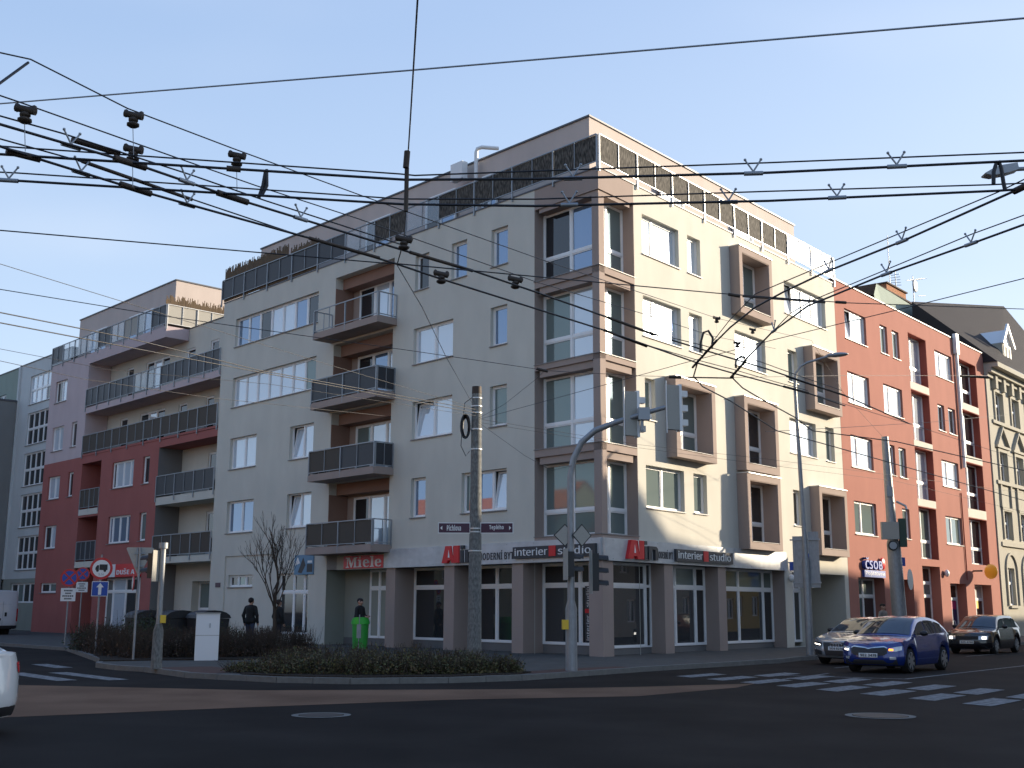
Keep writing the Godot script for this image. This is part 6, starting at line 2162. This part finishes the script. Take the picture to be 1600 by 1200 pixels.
func body(coat: Color, legs: Color, skin: Color, hair: Color, bent: Array, stride := 0.1) -> Array:
	# a person about 1.76 m tall, facing +z; bent: elbow and wrist of the right and the left arm
	var v := func(x: float, y: float, z: float) -> Vector3: return Vector3(x, y, z)
	var shoe := Color(0.015, 0.015, 0.015)
	var o := [
		[v.call(0.0, 1.02, 0.0), v.call(0.0, 1.34, -0.01), 0.155, 0.165, coat], [v.call(-0.13, 1.40, 0), v.call(0.13, 1.40, 0), 0.085, 0.085, coat], [v.call(-0.07, 0.94, 0), v.call(0.07, 0.94, 0), 0.145, 0.145, coat],
		[v.call(0, 1.44, 0), v.call(0, 1.55, 0.01), 0.06, 0.055, skin], [v.call(0, 1.63, 0.015), v.call(0, 1.60, 0.045), 0.092, 0.075, skin], [v.call(0, 1.61, 0.115), v.call(0, 1.585, 0.125), 0.012, 0.016, skin],
		[v.call(0, 1.67, -0.02), v.call(0, 1.68, 0.04), 0.097, 0.075, hair], [v.call(-0.095, 1.61, 0.0), v.call(-0.1, 1.63, 0.0), 0.018, 0.018, skin], [v.call(0.095, 1.61, 0.0), v.call(0.1, 1.63, 0.0), 0.018, 0.018, skin]]
	for s in [-1.0, 1.0]:
		var k := 0 if s < 0 else 1
		var e: Vector3 = bent[k][0]; var w: Vector3 = bent[k][1]
		o.append([v.call(0.18 * s, 1.38, 0), e, 0.075, 0.06, coat])
		o.append([e, w, 0.058, 0.045, coat])
		var d := (w - e).normalized()
		o.append([w, w + d * 0.07, 0.036, 0.038, skin])
		for i in 4:
			var sp := Vector3(0, 0, (i - 1.5) * 0.018)
			o.append([w + d * 0.07 + sp, w + d * (0.13 + 0.01 * (i % 2)) + sp * 1.1, 0.011, 0.009, skin])
		o.append([w + d * 0.03 + Vector3(0, 0, 0.03), w + d * 0.09 + Vector3(0, 0, 0.05), 0.012, 0.01, skin])
		var z: float = stride * s
		o.append([v.call(0.09 * s, 0.90, 0), v.call(0.10 * s, 0.49, z * 0.6 + 0.02), 0.10, 0.068, legs])
		o.append([v.call(0.10 * s, 0.49, z * 0.6 + 0.02), v.call(0.10 * s, 0.09, z), 0.066, 0.048, legs])
		o.append([v.call(0.10 * s, 0.05, z - 0.04), v.call(0.11 * s, 0.04, z + 0.15), 0.05, 0.04, shoe])
	return o

func people() -> void:
	var arms := [[Vector3(-0.27, 1.12, -0.03), Vector3(-0.26, 0.88, 0.06)], [Vector3(0.27, 1.12, -0.03), Vector3(0.26, 0.88, 0.06)]]
	var black := Color(0.012, 0.012, 0.014)
	var jeans := Color(0.03, 0.04, 0.075)
	var skin := Color(0.42, 0.25, 0.18)
	figure("person in a black jacket and blue jeans seen from behind by the white wall", Vector3(-10.4, PAVE, -46.9), PI - 0.25, 1.1, body(black, jeans, skin, Color(0.02, 0.015, 0.012), arms, 0.09))
	figure("person in dark clothes standing behind the bare tree", Vector3(-9.35, PAVE, -47.2), 2.4, 1.06, body(black, Color(0.015, 0.015, 0.02), skin, Color(0.04, 0.025, 0.02), arms, 0.05))
	figure("person in a dark coat holding something at the recess behind the green bin", Vector3(-5.9, PAVE, -45.8), 1.1, 1.09, body(black, Color(0.02, 0.02, 0.025), skin, Color(0.02, 0.015, 0.012), [[Vector3(-0.26, 1.12, 0.02), Vector3(-0.12, 1.1, 0.28)], [Vector3(0.26, 1.12, 0.02), Vector3(0.10, 1.12, 0.28)]], 0.06))
	figure("person in a dark hat and pale coat walking behind the blue hatchback", Vector3(15.2, PAVE, -48.0), 0.7, 1.02, body(Color(0.22, 0.20, 0.18), Color(0.02, 0.02, 0.025), skin, Color(0.015, 0.012, 0.012), arms, 0.14))

# ---------------------------------------------------------------- overhead wires

func v3(a: Array) -> Vector3:
	return Vector3(a[0], a[1], a[2])

func overhead_wires() -> void:
	var names := {"c": ["contact_wire", "thick dark trolleybus contact wire", "trolleybus contact wires"], "m": ["carrier_wire", "thin dark carrier wire running just above a contact wire", "thin carrier wires above the contact wires"], "s": ["span_wire", "thin dark span wire stretched between poles and buildings", "span wires over the crossing"]}
	var special := {0: "farther contact wire of the pair crossing before the building, with three spacer clips", 16: "grey overhead cable rising across the open sky above all other wires", 17: "upright hanger wire with a chain of dark fittings before the left front", 26: "slanting guy wire from the junction fitting down to the concrete pole", 22: "thick black cable running from the left to the concrete pole, upper of two", 23: "thick black cable running from the left to the concrete pole, lower of two"}
	var made := []
	for i in WIRES.size():
		var w: Array = WIRES[i]
		var pts := []
		for p in w[2]:
			pts.append(v3(p))
		var k: Array = names[w[0]]
		var label: String = special.get(i, k[1])
		var o := thing(k[0], label, "wire", pts[0], 0.0, "" if special.has(i) else k[2])
		var b := mb()
		b.tube(pts, w[1], 6)
		part(b, "wire", M.steel if i == 16 else M.wire, o)
		made.append(o)
	for f in FITTINGS:
		var o: Node3D = made[f[1]]
		var b := mb()
		var p := v3(f[2][0])
		if f[0] == "y":
			var d := v3(f[2][1])
			b.tube([p - d * 0.09, p + d * 0.09], 0.022, 6)
			for s in [-1.0, 1.0]:
				b.tube([p + Vector3(0, 0.02, 0), p + d * 0.07 * s + Vector3(0, 0.13, 0)], 0.009, 5)
				b.ball(p + d * 0.075 * s + Vector3(0, 0.14, 0), Vector3(0.016, 0.016, 0.016), 6)
			part(b, "spacer_clip", M.steel, o)
		elif f[0] == "k":
			b.tube([p, v3(f[2][1])], f[3], 8)
			part(b, "clamp", M.rust, o)
		elif f[0] == "o":
			var ps := []
			for q in f[2]: ps.append(v3(q))
			b.tube(ps, 0.02, 6)
			part(b, "jumper_loop", M.wire, o)
		else:
			b.tube([p + Vector3(-0.09, 0.02, 0), p + Vector3(0.09, -0.02, 0)], 0.035, 8)
			b.ball(p + Vector3(0, -0.05, 0), Vector3(0.05, 0.03, 0.05), 10)
			b.ball(p + Vector3(0, -0.10, 0), Vector3(0.065, 0.03, 0.065), 10)
			b.ball(p + Vector3(-0.075, 0.02, 0), Vector3(0.03, 0.045, 0.03), 8)
			b.ball(p + Vector3(0.075, 0.0, 0), Vector3(0.03, 0.045, 0.03), 8)
			var ins := part(b, "insulator", M.rust, o)
			b = mb()
			b.tube([p + Vector3(0, -0.12, 0), v3(f[2][1])], 0.004, 4)
			part(b, "hanger_cord", M.steel, ins)
const WIRES := [
	["c", 0.013, [[-19.54, 5.80, -8.22], [-5.66, 5.80, -9.99], [-4.76, 5.80, -10.10], [-1.06, 5.80, -10.71], [0.22, 5.80, -10.68], [2.46, 5.80, -10.49], [4.78, 5.80, -10.16], [5.66, 5.80, -10.03], [19.51, 5.80, -7.96]]],
	["m", 0.008, [[-19.54, 5.93, -7.85], [-5.71, 5.93, -10.07], [-4.83, 5.93, -10.22], [-1.13, 5.93, -10.89], [-0.98, 5.93, -10.93], [2.48, 5.93, -10.56], [4.84, 5.93, -10.28], [5.75, 5.93, -10.18], [19.67, 5.93, -8.64]]],
	["c", 0.013, [[-19.77, 5.80, -8.19], [-5.97, 5.80, -10.59], [-5.05, 5.80, -10.75], [-1.15, 5.80, -11.41], [0.23, 5.80, -11.45], [2.63, 5.80, -11.27], [4.88, 5.80, -10.95], [5.10, 5.80, -10.90], [6.03, 5.80, -10.73], [19.81, 5.80, -8.24]]],
	["m", 0.008, [[-19.99, 5.93, -9.20], [-6.08, 5.93, -10.77], [-4.97, 5.93, -10.90], [-1.17, 5.93, -11.61], [0.24, 5.93, -11.60], [2.65, 5.93, -11.34], [4.85, 5.93, -11.13], [5.19, 5.93, -11.08], [6.16, 5.93, -10.96], [20.06, 5.93, -9.30]]],
	["c", 0.013, [[-14.73, 5.80, 0.86], [-4.84, 5.80, -9.05], [-4.47, 5.80, -9.42], [-3.61, 5.80, -10.29], [-2.79, 5.80, -11.33], [-1.21, 5.80, -13.06], [-0.51, 5.80, -13.78], [0.30, 5.80, -14.77], [1.38, 5.80, -16.13], [2.22, 5.80, -17.23], [3.11, 5.80, -18.24], [4.48, 5.80, -19.75], [6.54, 5.80, -22.25], [8.98, 5.80, -25.71]]],
	["c", 0.013, [[-13.68, 5.80, 1.57], [-5.04, 5.80, -9.45], [-4.45, 5.80, -10.21], [-3.70, 5.80, -11.11], [-2.31, 5.80, -12.54], [-1.44, 5.80, -13.50], [-0.95, 5.80, -14.13], [1.39, 5.80, -16.91], [3.20, 5.80, -19.29], [3.98, 5.80, -20.15], [5.74, 5.80, -21.99], [6.87, 5.80, -23.41]]],
	["m", 0.008, [[-14.43, 5.93, 1.12], [-4.90, 5.93, -9.14], [-4.53, 5.93, -9.54], [-4.13, 5.93, -9.91], [-3.24, 5.93, -10.92], [-2.63, 5.93, -11.68], [-1.24, 5.93, -13.27]]],
	["m", 0.008, [[-14.29, 5.93, 0.98], [-5.13, 5.93, -9.61], [-4.75, 5.93, -10.05], [-4.23, 5.93, -10.56], [-3.43, 5.93, -11.61], [-2.33, 5.93, -13.03], [-1.88, 5.93, -13.53]]],
	["m", 0.007, [[2.23, 5.93, -17.64], [3.16, 5.93, -18.49], [4.38, 5.93, -19.77], [5.36, 5.93, -21.00], [6.52, 5.93, -22.39]]],
	["m", 0.007, [[2.09, 5.93, -18.32], [3.20, 5.93, -19.58], [4.04, 5.93, -20.44], [4.99, 5.93, -21.51], [5.85, 5.93, -22.41]]],
	["c", 0.013, [[9.64, 5.80, 3.25], [5.33, 5.80, -10.06], [5.07, 5.80, -10.84], [4.44, 5.80, -12.58], [3.91, 5.80, -13.78], [3.59, 5.80, -14.73], [3.38, 5.80, -15.53], [3.25, 5.80, -16.72], [3.16, 5.80, -18.43], [3.16, 5.80, -19.19], [3.28, 5.80, -20.40], [3.60, 5.80, -21.37], [4.43, 5.80, -22.93], [6.24, 5.80, -26.83], [8.24, 5.80, -29.40], [19.66, 5.80, -44.22], [28.20, 5.80, -55.31]]],
	["m", 0.007, [[9.64, 5.93, 3.16], [5.39, 5.93, -10.18], [5.03, 5.93, -11.34], [3.98, 5.93, -13.80], [3.34, 5.93, -15.30], [3.26, 5.93, -16.77], [3.25, 5.93, -18.30]]],
	["c", 0.013, [[10.31, 5.80, 2.57], [5.98, 5.80, -10.75], [5.57, 5.80, -11.98], [5.26, 5.80, -12.66], [4.66, 5.80, -13.91], [4.09, 5.80, -15.45], [3.94, 5.80, -16.99], [3.93, 5.80, -18.67], [3.96, 5.80, -20.21], [4.04, 5.80, -20.62], [4.38, 5.80, -21.49], [4.93, 5.80, -22.56], [6.19, 5.80, -24.88], [7.07, 5.80, -26.81], [9.61, 5.80, -28.55], [15.41, 5.80, -34.51], [25.18, 5.80, -44.54]]],
	["m", 0.007, [[10.29, 5.93, 2.54], [6.01, 5.93, -10.79], [5.61, 5.93, -12.04], [5.29, 5.93, -12.71], [4.21, 5.93, -15.62], [4.07, 5.93, -16.37], [4.06, 5.93, -19.00]]],
	["s", 0.007, [[-11.12, 3.07, 2.65], [-4.42, 6.36, -9.20], [-4.27, 6.43, -9.46], [-3.76, 6.45, -10.52], [-3.07, 6.60, -11.86], [-1.98, 6.88, -14.04], [0.38, 7.55, -18.86], [5.31, 9.09, -29.04], [10.67, 11.08, -40.00]]],
	["s", 0.007, [[-11.01, 5.11, 3.03], [-4.43, 6.01, -9.30], [-4.34, 6.03, -9.47], [-3.75, 6.14, -10.58], [-2.88, 6.32, -12.26], [-1.97, 6.55, -14.03], [0.38, 7.09, -18.75], [2.74, 7.76, -23.47], [4.99, 8.38, -28.05], [7.97, 9.41, -34.00]]],
	["s", 0.010, [[-20.68, 9.61, -20.05], [-7.67, 8.49, -15.00], [-7.02, 8.43, -14.75], [-1.21, 7.84, -12.51], [4.91, 7.26, -10.19], [5.42, 7.21, -10.00], [18.48, 5.93, -5.11]]],
	["s", 0.007, [[1.35, 4.22, 7.30], [-0.56, 5.60, -6.50], [-0.64, 5.66, -7.06], [-0.90, 5.93, -9.49], [-1.02, 6.06, -10.60]]],
	["s", 0.007, [[-18.54, 5.26, -6.83], [-5.35, 5.53, -11.50], [-2.71, 5.58, -12.43], [-1.41, 5.61, -12.90]]],
	["s", 0.008, [[-1.34, 5.61, -12.90], [0.29, 5.84, -14.19], [3.00, 6.23, -16.35], [5.46, 6.62, -18.31], [10.09, 7.50, -22.00], [20.92, 9.55, -30.63]]],
	["s", 0.006, [[-15.29, 7.45, -6.60], [-8.79, 7.44, -19.00], [-7.12, 7.44, -22.18], [-4.38, 7.47, -27.55], [-1.15, 7.56, -34.00]]],
	["s", 0.006, [[-16.12, 5.20, -4.48], [-6.90, 5.87, -15.00], [-5.23, 5.99, -16.91], [-1.89, 6.34, -20.76], [0.48, 6.58, -23.53], [0.67, 6.59, -23.75], [3.00, 7.03, -26.45], [5.27, 7.52, -29.09], [10.29, 8.77, -34.90], [19.00, 10.84, -45.00]]],
	["s", 0.011, [[-15.21, 5.81, -6.62], [-8.71, 6.58, -19.00], [-7.37, 6.74, -21.54], [-5.61, 6.83, -24.99], [-1.07, 7.49, -33.90]]],
	["s", 0.011, [[-15.14, 5.63, -6.60], [-8.69, 6.40, -19.00], [-6.18, 6.71, -23.85], [-1.07, 7.39, -33.90]]],
	["s", 0.005, [[-18.48, 6.71, -10.84], [-10.02, 6.62, -22.00], [-8.55, 6.61, -23.93], [-5.90, 6.99, -27.43], [-1.07, 7.30, -33.90]]],
	["s", 0.006, [[-16.95, 6.43, -9.85], [-10.00, 6.38, -22.00], [-9.01, 6.37, -23.73], [-7.15, 6.56, -26.97], [-3.71, 7.14, -33.00]]],
	["s", 0.006, [[-1.34, 5.59, -12.90], [-1.29, 5.90, -15.97], [-1.28, 6.44, -21.68], [-1.19, 7.70, -34.00]]],
	["s", 0.005, [[-1.05, 7.22, -34.00], [-0.22, 7.38, -32.38], [0.66, 7.75, -30.47], [0.85, 7.86, -30.00]]],
	["s", 0.006, [[-0.98, 7.18, -33.80], [3.24, 6.18, -20.98], [4.22, 5.94, -18.08], [5.24, 5.67, -15.13], [5.99, 5.49, -13.00], [10.62, 4.40, 0.17]]],
	["s", 0.005, [[-0.99, 7.22, -34.00], [4.25, 7.01, -37.89], [9.21, 7.03, -41.57], [15.14, 6.97, -46.00], [23.14, 6.87, -52.00], [34.34, 6.73, -60.40]]],
	["s", 0.005, [[-0.99, 7.12, -34.00], [4.25, 6.90, -37.87], [9.20, 6.81, -41.53], [15.45, 6.74, -46.18], [23.07, 6.01, -52.00], [34.17, 4.95, -60.47]]],
	["s", 0.005, [[-0.99, 7.10, -33.90], [0.36, 5.83, -31.73], [1.07, 5.29, -30.67], [1.57, 5.34, -30.00]]],
	["s", 0.006, [[4.90, 5.04, -22.00], [7.99, 5.99, -27.53], [14.00, 7.86, -38.27], [26.16, 11.79, -60.00]]],
	["s", 0.006, [[10.67, 11.08, -40.00], [11.50, 10.53, -41.34], [12.81, 9.68, -43.45], [15.52, 8.49, -47.20]]],
	["s", 0.006, [[6.27, 6.18, -24.00], [10.49, 6.49, -30.04], [18.79, 7.05, -42.00], [26.76, 7.58, -53.50]]],
	["s", 0.012, [[-6.95, -4.33, -0.05], [-4.35, 6.03, -9.10], [-4.26, 6.37, -9.40]]],
	["s", 0.004, [[10.34, 9.98, -41.00], [13.85, 11.22, -47.00]]],
]
const FITTINGS := [
	["y", 0, [[2.32, 5.80, -10.51], [1.00, 0.00, 0.09]]],
	["y", 0, [[3.64, 5.80, -10.32], [0.99, 0.00, 0.14]]],
	["y", 0, [[0.59, 5.80, -10.66], [1.00, 0.00, 0.09]]],
	["y", 2, [[2.23, 5.80, -11.31], [1.00, 0.00, 0.07]]],
	["y", 2, [[3.31, 5.80, -11.17], [0.99, 0.00, 0.14]]],
	["y", 2, [[0.59, 5.80, -11.41], [1.00, 0.00, 0.07]]],
	["y", 2, [[-4.97, 5.80, -10.77], [0.99, 0.00, -0.17]]],
	["y", 10, [[4.44, 5.80, -12.58], [-0.40, 0.00, -0.91]]],
	["y", 10, [[3.92, 5.80, -13.75], [-0.31, 0.00, -0.95]]],
	["y", 12, [[5.26, 5.80, -12.66], [-0.42, 0.00, -0.91]]],
	["y", 12, [[4.68, 5.80, -13.88], [-0.43, 0.00, -0.90]]],
	["y", 12, [[3.95, 5.80, -16.91], [-0.10, 0.00, -1.00]]],
	["y", 4, [[-4.03, 5.80, -9.90], [0.70, 0.00, -0.71]]],
	["y", 4, [[-3.22, 5.80, -10.79], [0.62, 0.00, -0.78]]],
	["y", 4, [[-2.29, 5.80, -11.88], [0.67, 0.00, -0.74]]],
	["y", 5, [[-4.18, 5.80, -10.56], [0.64, 0.00, -0.77]]],
	["y", 5, [[-3.40, 5.80, -11.45], [0.70, 0.00, -0.72]]],
	["k", 4, [[-3.73, 5.80, -10.18], [-3.51, 5.80, -10.42]], 0.035],
	["k", 4, [[-2.99, 5.80, -11.09], [-2.75, 5.80, -11.37]], 0.035],
	["k", 5, [[-4.67, 5.80, -10.02], [-4.44, 5.80, -10.22]], 0.035],
	["k", 5, [[-3.90, 5.80, -10.86], [-3.68, 5.80, -11.13]], 0.035],
	["k", 4, [[-1.21, 5.80, -13.06], [-0.50, 5.80, -13.81]], 0.022],
	["k", 5, [[-2.31, 5.80, -12.54], [-1.60, 5.80, -13.29]], 0.022],
	["k", 4, [[1.38, 5.80, -16.13], [2.18, 5.80, -17.19]], 0.022],
	["k", 5, [[1.39, 5.80, -16.91], [2.15, 5.80, -17.98]], 0.022],
	["k", 4, [[4.96, 5.80, -20.37], [6.54, 5.80, -22.25]], 0.020],
	["k", 5, [[5.13, 5.80, -21.34], [5.75, 5.80, -21.99]], 0.024],
	["k", 10, [[3.20, 5.80, -17.56], [3.14, 5.80, -19.61]], 0.020],
	["k", 12, [[3.95, 5.80, -19.02], [3.97, 5.80, -20.50]], 0.022],
	["k", 10, [[5.03, 5.80, -10.97], [5.10, 5.80, -10.74]], 0.035],
	["k", 0, [[-2.74, 5.80, -10.43], [-2.61, 5.80, -10.46]], 0.030],
	["k", 6, [[-4.09, 5.93, -10.06], [-3.76, 5.93, -10.39]], 0.030],
	["k", 7, [[-4.19, 5.93, -10.59], [-3.41, 5.93, -11.65]], 0.020],
	["i", 14, [[-3.72, 6.41, -10.59], [-3.69, 5.96, -10.59]]],
	["i", 14, [[-3.03, 6.55, -11.95], [-3.01, 6.13, -11.95]]],
	["i", 14, [[5.31, 9.09, -29.04], [5.30, 8.53, -29.04]]],
	["i", 14, [[7.12, 9.80, -33.18], [7.12, 9.61, -33.18]]],
	["i", 15, [[-4.31, 5.99, -9.54], [-4.28, 5.60, -9.54]]],
	["i", 15, [[-3.72, 6.08, -10.65], [-3.70, 5.69, -10.65]]],
	["i", 15, [[6.10, 8.75, -30.43], [6.10, 8.59, -30.43]]],
	["i", 19, [[-1.24, 5.81, -12.60], [-1.24, 5.75, -12.60]]],
	["i", 19, [[-0.91, 5.87, -14.20], [-0.90, 5.80, -14.20]]],
	["i", 19, [[0.04, 5.92, -14.60], [0.04, 5.85, -14.60]]],
	["k", 17, [[-1.03, 6.05, -10.60], [-1.04, 5.88, -10.60]], 0.030],
	["k", 17, [[-1.04, 5.92, -10.70], [-1.04, 5.47, -10.70]], 0.022],
	["k", 17, [[-1.12, 5.76, -11.50], [-1.13, 5.48, -11.50]], 0.006],
	["k", 17, [[-1.24, 5.86, -12.70], [-1.32, 5.55, -12.70]], 0.007],
	["k", 19, [[3.16, 6.20, -16.30], [3.33, 6.17, -16.30]], 0.024],
	["k", 19, [[3.43, 6.25, -16.60], [4.66, 6.16, -16.60]], 0.013],
	["k", 19, [[5.10, 6.44, -17.60], [5.27, 6.43, -17.60]], 0.024],
	["k", 21, [[2.85, 5.81, -20.50], [3.07, 5.80, -20.50]], 0.030],
	["k", 21, [[3.19, 5.80, -20.50], [4.01, 5.79, -20.50]], 0.013],
	["k", 21, [[0.51, 6.60, -23.60], [0.75, 6.54, -23.60]], 0.030],
	["k", 21, [[17.46, 10.63, -44.00], [18.58, 10.56, -44.00]], 0.050],
	["o", 2, [[4.82, 5.87, -10.95], [4.83, 6.00, -10.95], [4.86, 6.08, -10.95], [4.89, 6.11, -10.95], [4.91, 6.04, -10.95], [4.92, 5.89, -10.95], [4.93, 5.81, -10.95]]],
	["o", 10, [[3.27, 5.86, -18.40], [3.29, 6.04, -18.40], [3.22, 6.16, -18.40], [3.14, 6.13, -18.40], [3.09, 5.96, -18.40], [3.08, 5.80, -18.40]]],
	["o", 12, [[3.87, 5.77, -19.50], [3.88, 5.92, -19.50], [3.97, 5.97, -19.50], [4.04, 5.94, -19.50]]],
	["o", 4, [[-2.69, 5.93, -11.60], [-2.65, 6.07, -11.60], [-2.63, 6.23, -11.60], [-2.62, 6.25, -11.60], [-2.61, 6.07, -11.60], [-2.66, 5.96, -11.60]]],
]
